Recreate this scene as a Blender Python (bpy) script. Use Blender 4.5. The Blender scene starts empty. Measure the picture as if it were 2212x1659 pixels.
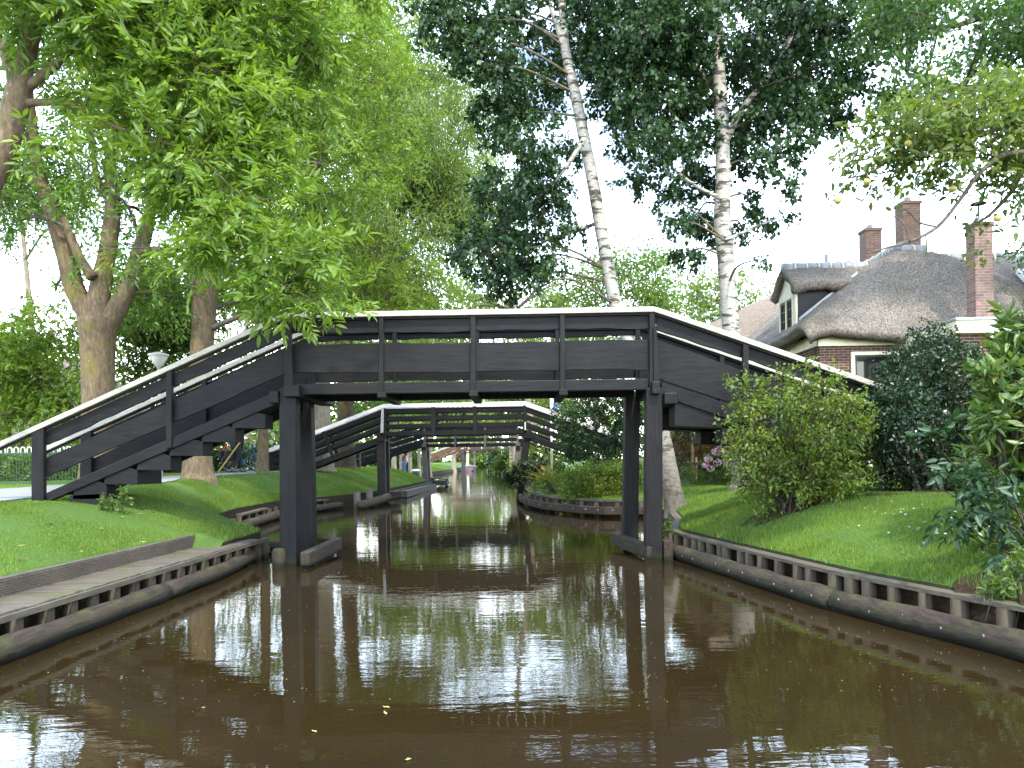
import bpy, bmesh, math, random
import numpy as np
from mathutils import Vector, Matrix

SC = bpy.context.scene
R = math.radians
# ---------------------------------------------------------------- camera
F, CX, HY, ROLL, EYE = 1650.0, 1106.0, 991.0, R(0.9), 1.5
cam_data = bpy.data.cameras.new("camera")
cam = bpy.data.objects.new("camera", cam_data)
SC.collection.objects.link(cam)
cam_data.sensor_width = 36.0
cam_data.lens = 36.0 * F / 2212.0
cam_data.shift_y = 161.5 / 2212.0
cam_data.clip_start, cam_data.clip_end = 0.05, 3000.0
cam.matrix_world = Matrix.Translation((0, 0, EYE)) @ Matrix.Rotation(R(90), 4, 'X') @ Matrix.Rotation(-ROLL, 4, 'Z')
SC.camera = cam
# ---------------------------------------------------------------- sky, sun, exposure
SUN_EL, SUN_AZ = R(54), R(166)          # azimuth clockwise from +Y: behind the camera, a little to the right
world = bpy.data.worlds.new("World"); SC.world = world; world.use_nodes = True
wn, wl = world.node_tree.nodes, world.node_tree.links
wn.clear()
w_out = wn.new('ShaderNodeOutputWorld'); w_bg = wn.new('ShaderNodeBackground')
w_sky = wn.new('ShaderNodeTexSky'); w_sky.sky_type = 'NISHITA'; w_sky.sun_disc = False
w_sky.sun_elevation = SUN_EL; w_sky.sun_rotation = SUN_AZ; w_sky.dust_density = 2.0
w_tc = wn.new('ShaderNodeTexCoord'); w_map = wn.new('ShaderNodeMapping'); w_map.inputs['Scale'].default_value = (1.6, 1.6, 3.4)
w_no = wn.new('ShaderNodeTexNoise'); w_no.inputs['Scale'].default_value = 1.9; w_no.inputs['Detail'].default_value = 8
w_no.inputs['Roughness'].default_value = 0.55
w_rp = wn.new('ShaderNodeValToRGB'); w_rp.color_ramp.elements[0].position = 0.30; w_rp.color_ramp.elements[1].position = 0.50
w_mx = wn.new('ShaderNodeMix'); w_mx.data_type = 'RGBA'
w_sep = wn.new('ShaderNodeSeparateXYZ'); wl.new(w_tc.outputs['Generated'], w_sep.inputs[0])
w_gr = wn.new('ShaderNodeValToRGB'); w_gr.color_ramp.elements.new(.5)
for e_, (p_, c_) in zip(w_gr.color_ramp.elements, ((.10, (1, .99, .965)), (.25, (.66, .80, .98)), (.85, (.23, .31, .44)))): e_.position = p_; e_.color = (*c_, 1)
w_cl = wn.new('ShaderNodeMix'); w_cl.data_type = 'RGBA'; w_cl.blend_type = 'MULTIPLY'; w_cl.inputs['Factor'].default_value = 1.0
w_cl.inputs['B'].default_value = (25.0, 25.4, 26.0, 1); wl.new(w_sep.outputs[2], w_gr.inputs[0]); wl.new(w_gr.outputs[0], w_cl.inputs['A'])
wl.new(w_cl.outputs['Result'], w_mx.inputs['B'])
wl.new(w_tc.outputs['Generated'], w_map.inputs['Vector']); wl.new(w_map.outputs[0], w_no.inputs['Vector'])
wl.new(w_no.outputs[0], w_rp.inputs[0]); wl.new(w_rp.outputs[0], w_mx.inputs['Factor'])
wl.new(w_sky.outputs[0], w_mx.inputs['A']); wl.new(w_mx.outputs['Result'], w_bg.inputs[0])
w_bg.inputs[1].default_value = 0.13
wl.new(w_bg.outputs[0], w_out.inputs[0])
sun_d = bpy.data.lights.new("sun", 'SUN'); sun_d.energy = 3.0; sun_d.angle = R(3.0); sun_d.color = (1.0, 0.93, 0.80)
sun = bpy.data.objects.new("sun", sun_d); SC.collection.objects.link(sun)
sdir = Vector((math.sin(SUN_AZ) * math.cos(SUN_EL), math.cos(SUN_AZ) * math.cos(SUN_EL), math.sin(SUN_EL)))
sun.rotation_euler = sdir.to_track_quat('Z', 'Y').to_euler(); sun.location = sdir * 60
SC.view_settings.view_transform = 'Standard'; SC.view_settings.look = 'None'
SC.view_settings.gamma = 1.0; SC.view_settings.use_curve_mapping = False
SC.view_settings.exposure = 1.4
SC.cycles.max_bounces = 7; SC.cycles.diffuse_bounces = 3; SC.cycles.glossy_bounces = 3
SC.cycles.transmission_bounces = 4; SC.cycles.transparent_max_bounces = 4
SC.cycles.use_denoising = True

# ---------------------------------------------------------------- helpers
def P(px, py, Y):
    """world point seen at photo position (px,py) at distance Y"""
    dx, dy = px - CX, HY - py
    c, s = math.cos(ROLL), math.sin(ROLL)
    return Vector(((dx * c + dy * s) * Y / F, Y, EYE + (-dx * s + dy * c) * Y / F))

COL = SC.collection
def tag(o, label=None, cat=None, group=None, kind=None):
    if label: o['label'] = label
    if cat: o['category'] = cat
    if group: o['group'] = group
    if kind: o['kind'] = kind
    return o
def thing(name, loc, label, cat, group=None):
    o = bpy.data.objects.new(name, None); COL.objects.link(o)
    o.location = loc; o.empty_display_size = 0.2
    return tag(o, label, cat, group)
def world_origin(o):
    v = Vector((0, 0, 0))
    while o is not None:
        v += Vector(o.location); o = o.parent
    return v
def link_mesh(name, me, mat, parent=None, smooth=False):
    o = bpy.data.objects.new(name, me); COL.objects.link(o)
    if mat: me.materials.append(mat)
    if parent: o.parent = parent
    if smooth:
        me.polygons.foreach_set('use_smooth', [True] * len(me.polygons))
    return o
def np_mesh(name, verts, faces_k):
    """verts (N,3); faces_k (M,k) all the same size"""
    me = bpy.data.meshes.new(name)
    nv, nf, k = len(verts), len(faces_k), faces_k.shape[1]
    me.vertices.add(nv); me.vertices.foreach_set('co', np.asarray(verts, np.float32).ravel())
    me.loops.add(nf * k); me.loops.foreach_set('vertex_index', np.asarray(faces_k, np.int32).ravel())
    me.polygons.add(nf); me.polygons.foreach_set('loop_start', np.arange(0, nf * k, k, dtype=np.int32))
    me.update(calc_edges=True)
    return me

class MB:
    """collects shapes in world coordinates, builds ONE mesh object"""
    def __init__(s): s.v = []; s.f = []
    def add(s, vs, fs):
        o = len(s.v); s.v += [tuple(v) for v in vs]; s.f += [tuple(i + o for i in f) for f in fs]; return s
    def prism(s, poly, a, b):
        """poly: (x,z) points, extruded in y from a to b"""
        n = len(poly)
        vs = [(x, a, z) for x, z in poly] + [(x, b, z) for x, z in poly]
        fs = [tuple(range(n)), tuple(range(2 * n - 1, n - 1, -1))]
        fs += [(i, i + n, (i + 1) % n + n, (i + 1) % n) for i in range(n)]
        return s.add(vs, fs)
    def prism_to(s, poly, d):
        """poly: 3-D points, extruded by vector d"""
        n = len(poly); d = Vector(d); poly = [Vector(p) for p in poly]
        vs = poly + [p + d for p in poly]
        fs = [tuple(range(n)), tuple(range(2 * n - 1, n - 1, -1))]
        fs += [(i, i + n, (i + 1) % n + n, (i + 1) % n) for i in range(n)]
        return s.add(vs, fs)
    def box(s, x0, x1, y0, y1, z0, z1):
        return s.prism([(x0, z0), (x1, z0), (x1, z1), (x0, z1)], y0, y1)
    def beam(s, p, q, w, h, up=(0, 0, 1)):
        p, q = Vector(p), Vector(q); d = (q - p).normalized()
        r = d.cross(Vector(up))
        if r.length < 1e-4: r = d.cross(Vector((1, 0, 0)))
        r.normalize(); u = r.cross(d)
        a = [p - r * w / 2 - u * h / 2, p + r * w / 2 - u * h / 2, p + r * w / 2 + u * h / 2, p - r * w / 2 + u * h / 2]
        return s.prism_to(a, q - p)
    def tube(s, pts, radii, n=8, cap=True, rough=0.0, rng=random):
        pts = [Vector(p) for p in pts]; m = len(pts); o = len(s.v)
        ref = Vector((0.31, 0.93, 0.17)).normalized(); vs = []
        for i, p in enumerate(pts):
            t = (pts[min(i + 1, m - 1)] - pts[max(i - 1, 0)])
            t = t.normalized() if t.length > 1e-9 else Vector((0, 0, 1))
            a = t.cross(ref)
            if a.length < 1e-3: a = t.cross(Vector((1, 0, 0)))
            a.normalize(); b = t.cross(a); ref = -a.cross(t) if False else ref
            for k in range(n):
                an = 2 * math.pi * k / n; r = radii[i] * (1 + rough * (rng.random() - .5))
                vs.append(p + a * (math.cos(an) * r) + b * (math.sin(an) * r))
        fs = []
        for i in range(m - 1):
            for k in range(n):
                fs.append((i * n + k, i * n + (k + 1) % n, (i + 1) * n + (k + 1) % n, (i + 1) * n + k))
        if cap: fs += [tuple(range(n - 1, -1, -1)), tuple(range((m - 1) * n, m * n))]
        return s.add(vs, fs)
    def lathe(s, c, prof, n=20):
        """prof: (r, z) from bottom to top round a vertical axis at c"""
        c = Vector(c)
        vs = [(c.x + r * math.cos(2 * math.pi * k / n), c.y + r * math.sin(2 * math.pi * k / n), c.z + z) for r, z in prof for k in range(n)]
        m = len(prof)
        fs = [(i * n + k, i * n + (k + 1) % n, (i + 1) * n + (k + 1) % n, (i + 1) * n + k) for i in range(m - 1) for k in range(n)]
        fs += [tuple(range(n - 1, -1, -1)), tuple(range((m - 1) * n, m * n))]
        return s.add(vs, fs)
    def ball(s, c, r, n=10, sq=(1, 1, 1)):
        c = Vector(c); m = max(4, n // 2 + 1)
        vs = []; 
        for i in range(m + 1):
            ph = math.pi * i / m
            for k in range(n):
                a = 2 * math.pi * k / n
                vs.append((c.x + r * sq[0] * math.sin(ph) * math.cos(a), c.y + r * sq[1] * math.sin(ph) * math.sin(a), c.z + r * sq[2] * math.cos(ph)))
        fs = [(i * n + k, (i + 1) * n + k, (i + 1) * n + (k + 1) % n, i * n + (k + 1) % n) for i in range(m) for k in range(n)]
        return s.add(vs, fs)
    def build(s, name, mat, parent=None, smooth=False, bevel=0.0, uv=False, keep=None):
        org = world_origin(parent) if parent else (Vector(keep) if keep is not None else Vector((0, 0, 0)))
        me = bpy.data.meshes.new(name)
        me.from_pydata([(v[0] - org[0], v[1] - org[1], v[2] - org[2]) for v in s.v], [], s.f)
        bm = bmesh.new(); bm.from_mesh(me); bmesh.ops.recalc_face_normals(bm, faces=bm.faces)
        if uv:
            l = bm.loops.layers.uv.new('UVMap')
            for f in bm.faces:
                nx, ny, nz = (abs(c) for c in f.normal)
                for lp in f.loops:
                    c = lp.vert.co + org
                    lp[l].uv = (c.x, c.z) if ny >= max(nx, nz) else ((c.y, c.z) if nx >= nz else (c.x, c.y))
        bm.to_mesh(me); bm.free()
        o = link_mesh(name, me, mat, parent, smooth)
        if not parent and keep is not None: o.location = keep
        if bevel:
            b = o.modifiers.new('bevel', 'BEVEL'); b.width = bevel; b.segments = 2; b.limit_method = 'ANGLE'; b.angle_limit = R(40)
        return o
def curve_pts(pts, sub=4):
    """Catmull-Rom through (Vector, radius) pairs"""
    out = []
    n = len(pts)
    for i in range(n - 1):
        p0, p1, p2, p3 = pts[max(i - 1, 0)], pts[i], pts[i + 1], pts[min(i + 2, n - 1)]
        for k in range(sub):
            t = k / sub
            f = lambda a, b, c, d: 0.5 * ((2 * b) + (c - a) * t + (2 * a - 5 * b + 4 * c - d) * t * t + (3 * b - a - 3 * c + d) * t ** 3)
            out.append((Vector([f(p0[0][j], p1[0][j], p2[0][j], p3[0][j]) for j in range(3)]), max(0.004, p1[1] + (p2[1] - p1[1]) * t)))
    out.append((Vector(pts[-1][0]), pts[-1][1]))
    return out
def copy_thing(o, **kw):
    c = o.copy(); COL.objects.link(c)
    for ch in list(o.children):
        d = ch.copy(); COL.objects.link(d); d.parent = c
        for g in list(ch.children):
            e = g.copy(); COL.objects.link(e); e.parent = d
    return c

# ---------------------------------------------------------------- materials
class NT:
    def __init__(s, name):
        s.m = bpy.data.materials.new(name); s.m.use_nodes = True; s.t = s.m.node_tree
        s.t.nodes.clear(); s.out = s.t.nodes.new('ShaderNodeOutputMaterial')
    def n(s, typ, **kw):
        nd = s.t.nodes.new('ShaderNode' + typ)
        for k, v in kw.items():
            if k in nd.inputs: s.set(nd.inputs[k], v)
            else: setattr(nd, k, v)
        return nd
    def set(s, sock, v):
        if isinstance(v, bpy.types.NodeSocket): s.t.links.new(v, sock)
        elif isinstance(v, bpy.types.Node): s.t.links.new(v.outputs[0], sock)
        else:
            if hasattr(sock.default_value, '__len__') and not isinstance(v, (int, float)) and len(v) == 3 and len(sock.default_value) == 4: v = (*v, 1)
            sock.default_value = v
    def coord(s, scale=(1, 1, 1), kind='Object'):
        tc = s.n('TexCoord'); mp = s.n('Mapping'); s.t.links.new(tc.outputs[kind], mp.inputs['Vector']); mp.inputs['Scale'].default_value = scale
        return mp.outputs[0]
    def noise(s, vec, scale, detail=4, rough=.55):
        nd = s.n('TexNoise', Scale=scale, Detail=detail, Roughness=rough); s.t.links.new(vec, nd.inputs['Vector']); return nd.outputs[0]
    def ramp(s, fac, stops):
        nd = s.n('ValToRGB'); cr = nd.color_ramp
        while len(cr.elements) < len(stops): cr.elements.new(0.5)
        for e, (p, c) in zip(cr.elements, stops):
            e.position = p; e.color = (*c, 1) if hasattr(c, '__len__') else (c, c, c, 1)
        s.t.links.new(fac, nd.inputs[0]); return nd.outputs[0]
    def mix(s, fac, a, b, mode='MIX'):
        nd = s.n('Mix', data_type='RGBA', blend_type=mode); s.set(nd.inputs['Factor'], fac)
        s.set(nd.inputs[6], a); s.set(nd.inputs[7], b); return nd.outputs[2]
    def bump(s, h, strength=.3, dist=.02):
        nd = s.n('Bump', Strength=strength, Distance=dist); s.t.links.new(h, nd.inputs['Height']); return nd.outputs[0]
    def principled(s, col, rough=.6, normal=None, spec=.4, metal=0):
        nd = s.n('BsdfPrincipled'); s.set(nd.inputs['Base Color'], col); s.set(nd.inputs['Roughness'], rough)
        nd.inputs['Specular IOR Level'].default_value = spec; nd.inputs['Metallic'].default_value = metal
        if normal is not None: s.t.links.new(normal, nd.inputs['Normal'])
        s.t.links.new(nd.outputs[0], s.out.inputs[0]); return nd
M = {}
def m_plain(name, col, rough=.5, var=.25, scale=6, spec=.4, bump=0.0, metal=0):
    t = NT(name); c = t.coord(); nz = t.noise(c, scale, 5)
    a = tuple(x * (1 - var) for x in col); b = tuple(min(1, x * (1 + var)) for x in col)
    cl = t.ramp(nz, [(.3, a), (.7, b)])
    nm = t.bump(t.noise(c, scale * 8, 4), bump, .01) if bump else None
    t.principled(cl, rough, nm, spec, metal); M[name] = t.m; return t.m
def m_wood(name, dark, light, rough=.75, axis='x', fine=1.0, moss=None, bump=.5, spec=.3, wet=False, scuff=None):
    t = NT(name)
    sc = {'x': (1.2, 14, 14), 'y': (14, 1.2, 14), 'z': (14, 14, 1.2)}[axis]
    c = t.coord(tuple(k * fine for k in sc)); g = t.noise(c, 2.2, 8, .65)
    c2 = t.coord(); big = t.noise(c2, 2.3, 4)
    f = t.n('Math', operation='MULTIPLY_ADD'); t.t.links.new(g, f.inputs[0]); f.inputs[1].default_value = .7
    h = t.n('Math', operation='MULTIPLY'); t.t.links.new(big, h.inputs[0]); h.inputs[1].default_value = .35; t.t.links.new(h.outputs[0], f.inputs[2])
    cl = t.ramp(f.outputs[0], [(.33, dark), (.7, light)])
    geo = t.n('NewGeometry')
    if scuff:
        sk = t.noise(t.coord(tuple(k * .6 for k in sc)), 5.5, 5, .7); cl = t.mix(t.ramp(sk, [(.63, 0), (.72, .8)]), cl, scuff)
    if moss:
        mk = t.ramp(t.noise(c2, 3.1, 6, .7), [(.5, 0), (.66, 1)])
        sx = t.n('SeparateXYZ'); t.t.links.new(geo.outputs['Normal'], sx.inputs[0])
        mm = t.n('Math', operation='MULTIPLY', use_clamp=True); t.t.links.new(mk, mm.inputs[0]); t.t.links.new(sx.outputs[2], mm.inputs[1])
        cl = t.mix(mm.outputs[0], cl, moss)
    if wet:   # algae and soaked wood near the water level
        sp = t.n('SeparateXYZ'); t.t.links.new(geo.outputs['Position'], sp.inputs[0])
        zz = t.n('Math', operation='MULTIPLY_ADD'); t.t.links.new(t.noise(c2, 7, 4), zz.inputs[0]); zz.inputs[1].default_value = -.10; t.t.links.new(sp.outputs[2], zz.inputs[2])
        cl = t.mix(t.ramp(zz.outputs[0], [(.0, .75), (.10, 0)]), cl, (.018, .024, .006))
        cl = t.mix(t.ramp(zz.outputs[0], [(.0, .85), (.03, 0)]), cl, (.006, .005, .003))
    t.principled(cl, rough, t.bump(g, bump, .008), spec); M[name] = t.m; return t.m

m_wood('black_tar_wood', (.0042, .0043, .0048), (.0155, .0153, .0158), .5, 'x', bump=.5, spec=.13, moss=(.035, .034, .012), scuff=(.030, .030, .030))
m_wood('black_tar_post', (.0042, .0042, .0046), (.016, .0152, .0155), .52, 'z', bump=.6, spec=.13, wet=True, scuff=(.035, .034, .032))
m_wood('far_black_wood', (.004, .0045, .005), (.012, .012, .0125), .5, 'x', bump=.3, spec=.13)
m_wood('grey_wood', (.018, .0155, .0135), (.072, .062, .054), .7, 'x')
m_wood('grey_post', (.04, .034, .03), (.12, .105, .095), .7, 'z')
m_wood('log_wood', (.006, .0045, .0035), (.058, .040, .029), .85, 'y', fine=.9, moss=(.05, .06, .012), bump=1.6, wet=True, scuff=(.17, .13, .095))
m_wood('log_wood_cross', (.006, .0045, .0035), (.055, .038, .028), .85, 'x', fine=.9, moss=(.05, .06, .012), bump=1.6, wet=True, scuff=(.17, .13, .095))
m_wood('cap_wood', (.03, .025, .018), (.12, .10, .075), .8, 'y', moss=(.07, .075, .02))
m_wood('deck_wood', (.035, .029, .022), (.14, .112, .085), .8, 'x', moss=(.07, .075, .02))
m_wood('pile_wood', (.010, .008, .006), (.07, .053, .035), .85, 'z', moss=(.05, .06, .012), wet=True)
m_wood('brown_wood', (.07, .03, .02), (.15, .07, .045), .6, 'x')
m_wood('yellow_wood', (.42, .30, .10), (.55, .42, .17), .5, 'z')
m_wood('stake_wood', (.22, .15, .07), (.36, .26, .13), .6, 'z')
def m_rail():
    t = NT('cream_paint'); c = t.coord((1, 4, 4)); a = t.noise(c, 2.2, 6, .7); b = t.noise(t.coord(), 14, 5, .7)
    cl = t.ramp(a, [(.3, (.26, .24, .19)), (.55, (.39, .365, .30)), (.8, (.43, .405, .34))])
    cl = t.mix(t.ramp(b, [(.58, 0), (.75, .55)]), cl, (.25, .24, .16))
    t.principled(cl, .5, t.bump(b, .15, .006), .3); M['cream_paint'] = t.m
m_rail()
m_plain('white_paint', (.68, .67, .65), .4, .06, 9)
m_plain('rail_grey', (.36, .36, .36), .45, .1, 9)
m_plain('window_cream', (.62, .58, .42), .45, .08, 5)
m_plain('dark_green_paint', (.006, .014, .011), .35, .2, 5)
m_plain('mid_green_paint', (.012, .05, .035), .4, .2, 5)
m_plain('black_board', (.004, .005, .006), .6, .3, 8)
m_plain('zinc', (.33, .35, .38), .45, .12, 5, metal=.5)
m_plain('bolt_steel', (.16, .16, .16), .55, .3, 9, metal=.3)
m_plain('pvc_grey', (.55, .56, .55), .45, .1, 8)
m_plain('lamp_white', (.62, .63, .58), .35, .08, 10)
m_plain('lamp_glass', (.50, .52, .45), .25, .12, 6, spec=.5)
m_plain('steel', (.4, .4, .42), .35, .1, 8, metal=.9)
m_plain('black_rubber', (.012, .012, .012), .7, .2, 8)
m_plain('teal_paint', (.012, .12, .15), .35, .15, 8)
m_plain('bag_black', (.014, .014, .016), .75, .3, 8, bump=.2)
m_plain('shirt_cloth', (.20, .22, .28), .85, .15, 12, bump=.2)
m_plain('trouser_cloth', (.018, .018, .022), .85, .25, 12, bump=.2)
m_plain('jeans_cloth', (.07, .14, .27), .85, .2, 12)
m_plain('white_cloth', (.68, .68, .68), .85, .08, 12)
m_plain('red_cloth', (.45, .04, .04), .8, .15, 12)
m_plain('brown_cloth', (.10, .055, .03), .8, .2, 12)
m_plain('shoe_grey', (.10, .10, .11), .7, .2, 12)
m_plain('skin', (.50, .25, .16), .55, .08, 12)
m_plain('hair_dark', (.05, .035, .025), .7, .2, 20)
m_plain('bin_green', (.006, .016, .018), .4, .2, 5)
m_plain('bin_lid', (.42, .48, .50), .4, .1, 5)
m_plain('orange_paint', (.55, .22, .06), .6, .15, 5)
m_plain('flag_blue', (.03, .075, .28), .75, .15, 5)
m_plain('sign_brown', (.055, .02, .014), .5, .15, 5)
m_plain('apple_skin', (.28, .26, .06), .35, .2, 14)
m_plain('hull_white', (.55, .52, .52), .4, .08, 5)
m_plain('hull_dark', (.03, .03, .03), .5, .1, 5)
m_plain('hull_pink', (.26, .17, .17), .5, .1, 5)
m_plain('mortar_cream', (.62, .56, .42), .8, .1, 12)
m_plain('ridge_tile', (.22, .235, .26), .5, .2, 3, bump=.15)
m_plain('metal_black', (.006, .006, .007), .55, .3, 12)

def m_asphalt():
    t = NT('asphalt'); c = t.coord(); f = t.noise(c, 60, 4); b = t.noise(c, .7, 4)
    cl = t.mix(.5, t.ramp(f, [(.3, (.10, .10, .10)), (.7, (.27, .265, .255))]), t.ramp(b, [(.3, (.13, .13, .125)), (.7, (.25, .245, .235))]))
    t.principled(cl, .85, t.bump(f, .4, .01), .3); M['asphalt'] = t.m
m_asphalt()
def m_ground():
    t = NT('lawn_ground'); c = t.coord(); f = t.noise(c, 26, 6, .7); b = t.noise(c, .55, 4)
    a = t.ramp(f, [(.28, (.025, .05, .010)), (.5, (.05, .10, .018)), (.75, (.09, .15, .032))])
    d = t.ramp(b, [(.35, (.055, .105, .018)), (.68, (.09, .15, .03))])
    cl = t.mix(.45, a, d)
    # bare soil on the vertical bank faces
    geo = t.n('NewGeometry'); sx = t.n('SeparateXYZ'); t.t.links.new(geo.outputs['Normal'], sx.inputs[0])
    k = t.ramp(sx.outputs[2], [(.3, 1), (.6, 0)])
    cl = t.mix(k, cl, (.022, .016, .010))
    t.principled(cl, .9, t.bump(f, .8, .03), .15); M['lawn_ground'] = t.m
m_ground()
def m_soil_shade():
    t = NT('soil_and_shade'); c = t.coord(); f = t.noise(c, 14, 6, .7)
    t.principled(t.ramp(f, [(.3, (.012, .009, .005)), (.7, (.05, .036, .022))]), .95, t.bump(f, .8, .03), .1); M['soil_and_shade'] = t.m  # bank earth colour, also laid down as painted shade under the shrubs
m_soil_shade()
def m_water():
    t = NT('canal_water')
    c1 = t.coord((1.0, 2.6, 1)); c2 = t.coord((1.0, 2.9, 1)); c3 = t.coord((.22, .3, 1))
    n1 = t.noise(c1, .55, 2, .5); n2 = t.noise(c2, 3.1, 3, .55)
    wind = t.ramp(t.noise(c3, 1.0, 3, .5), [(.38, .35), (.66, 1.0)])
    k = t.n('Math', operation='MULTIPLY'); t.t.links.new(n2, k.inputs[0]); t.t.links.new(wind, k.inputs[1])
    b1 = t.n('Bump', Strength=.10, Distance=.03); t.t.links.new(n1, b1.inputs['Height'])
    b2 = t.n('Bump', Strength=.22, Distance=.010); t.t.links.new(k.outputs[0], b2.inputs['Height']); t.t.links.new(b1.outputs[0], b2.inputs['Normal'])
    mud = t.ramp(t.noise(t.coord(), .6, 4), [(.3, (.0145, .0093, .0034)), (.7, (.0225, .0142, .0050))])
    p = t.principled(mud, .012, b2.outputs[0], .5); p.inputs['IOR'].default_value = 1.4
    M['canal_water'] = t.m
m_water()
def m_bark(name, dark, mid, light, moss=(.16, .13, .02), mossf=(.52, .72), spots=True, zs=.35):
    t = NT(name); c = t.coord((1, 1, zs)); f = t.noise(c, 16, 8, .7); c2 = t.coord(); b = t.noise(c2, 1.6, 4)
    cl = t.ramp(f, [(.28, dark), (.5, mid), (.74, light)])
    cl = t.mix(t.ramp(b, [(mossf[0], 0), (mossf[1], .75)]), cl, moss)
    if spots:
        v = t.n('TexVoronoi', Scale=9.0); t.t.links.new(c2, v.inputs['Vector'])
        cl = t.mix(t.mix(t.ramp(t.noise(c2, 3.3, 3), [(.45, 0), (.6, 1)]), (0, 0, 0), t.ramp(v.outputs['Distance'], [(.08, .5), (.17, 0)])), cl, (.34, .33, .27))
    t.principled(cl, .85, t.bump(f, .9, .03), .2); M[name] = t.m
m_bark('ash_bark', (.045, .034, .022), (.12, .088, .054), (.20, .155, .10))
m_bark('dark_bark', (.02, .015, .010), (.055, .042, .028), (.11, .088, .06))
m_bark('pale_bark', (.12, .10, .07), (.24, .20, .15), (.36, .32, .25), mossf=(.6, .9))
m_bark('branch_bark', (.035, .03, .024), (.10, .088, .07), (.19, .17, .14), spots=False)
def m_birch():
    t = NT('birch_bark'); c = t.coord((1.0, 1.0, 3.4)); f = t.noise(c, 3.2, 6, .62); c2 = t.coord((1, 1, 7)); g = t.noise(c2, 9, 5, .6)
    white = t.ramp(g, [(.3, (.21, .195, .165)), (.62, (.38, .36, .315))])
    k = t.ramp(f, [(.53, 0), (.585, 1)])
    cl = t.mix(k, white, t.ramp(g, [(.3, (.018, .016, .013)), (.7, (.10, .085, .065))]))
    fine = t.ramp(t.noise(t.coord((2, 2, 22)), 5, 3), [(.60, 0), (.68, .75)])
    cl = t.mix(fine, cl, (.10, .085, .07))
    sx = t.n('SeparateXYZ'); t.t.links.new(t.coord(), sx.inputs[0])       # rough brown bark on the butt of the trunk
    zr = t.n('Math', operation='MULTIPLY_ADD'); t.t.links.new(sx.outputs[2], zr.inputs[0]); zr.inputs[1].default_value = .19
    w2 = t.n('Math', operation='MULTIPLY'); t.t.links.new(f, w2.inputs[0]); w2.inputs[1].default_value = .8; t.t.links.new(w2.outputs[0], zr.inputs[2])
    butt = t.ramp(t.noise(t.coord((1, 1, .3)), 18, 6, .7), [(.3, (.025, .02, .014)), (.7, (.13, .105, .078))])
    cl = t.mix(t.ramp(zr.outputs[0], [(.45, .9), (1.0, 0)]), cl, butt)
    t.principled(cl, .7, t.bump(f, .6, .02), .25); M['birch_bark'] = t.m
m_birch()
def m_thatch(name, dark, mid, light, moss=None):
    t = NT(name); c = t.coord((1.3, .6, .6)); f = t.noise(c, 22, 6, .75); c1 = t.coord(); b = t.noise(c1, .5, 5, .6); g = t.noise(t.coord((1.4, .8, .8)), 52, 4, .7)
    h2 = t.n('Math', operation='MULTIPLY_ADD'); t.t.links.new(f, h2.inputs[0]); h2.inputs[1].default_value = .45
    g2 = t.n('Math', operation='MULTIPLY'); t.t.links.new(g, g2.inputs[0]); g2.inputs[1].default_value = .55; t.t.links.new(g2.outputs[0], h2.inputs[2])
    cl = t.ramp(h2.outputs[0], [(.40, dark), (.5, mid), (.60, light)])
    if moss: cl = t.mix(t.ramp(b, [(.48, 0), (.66, .7)]), cl, moss)
    t.principled(cl, .95, t.bump(h2.outputs[0], 1.0, .2), .1); M[name] = t.m
m_thatch('thatch', (.075, .06, .05), (.315, .275, .235), (.66, .59, .52), (.17, .14, .10))
m_thatch('thatch_sunlit_tone', (.16, .12, .09), (.36, .29, .23), (.54, .46, .385))  # lighter copy of the thatch with sunlight put into its colour
def m_brick(name, c1, c2, mort):
    t = NT(name); tc = t.n('TexCoord'); b = t.n('TexBrick', Scale=1.0)
    b.inputs['Brick Width'].default_value = .225; b.inputs['Row Height'].default_value = .064; b.inputs['Mortar Size'].default_value = .0052
    b.inputs['Mortar Smooth'].default_value = .2; b.inputs['Bias'].default_value = -.1
    b.inputs['Color1'].default_value = (*c1, 1); b.inputs['Color2'].default_value = (*c2, 1); b.inputs['Mortar'].default_value = (*mort, 1)
    t.t.links.new(tc.outputs['UV'], b.inputs['Vector'])
    nz = t.noise(t.coord(), 9, 5, .7)
    cl = t.mix(.45, b.outputs[0], t.mix(1.0, b.outputs[0], t.ramp(nz, [(.25, .35), (.75, 1.4)]), 'MULTIPLY'))
    t.principled(cl, .85, t.bump(b.outputs[1], -.5, .01), .2); M[name] = t.m
m_brick('brick', (.06, .030, .022), (.10, .048, .034), (.26, .215, .165))
m_brick('brick_pink', (.17, .10, .078), (.25, .155, .125), (.30, .255, .22))
def m_glass():
    t = NT('window_glass'); c = t.coord(); nz = t.noise(c, 1.8, 4)
    p = t.principled(t.ramp(nz, [(.35, (.006, .009, .007)), (.7, (.03, .035, .028))]), .04, None, .6); M['window_glass'] = t.m
m_glass()
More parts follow.
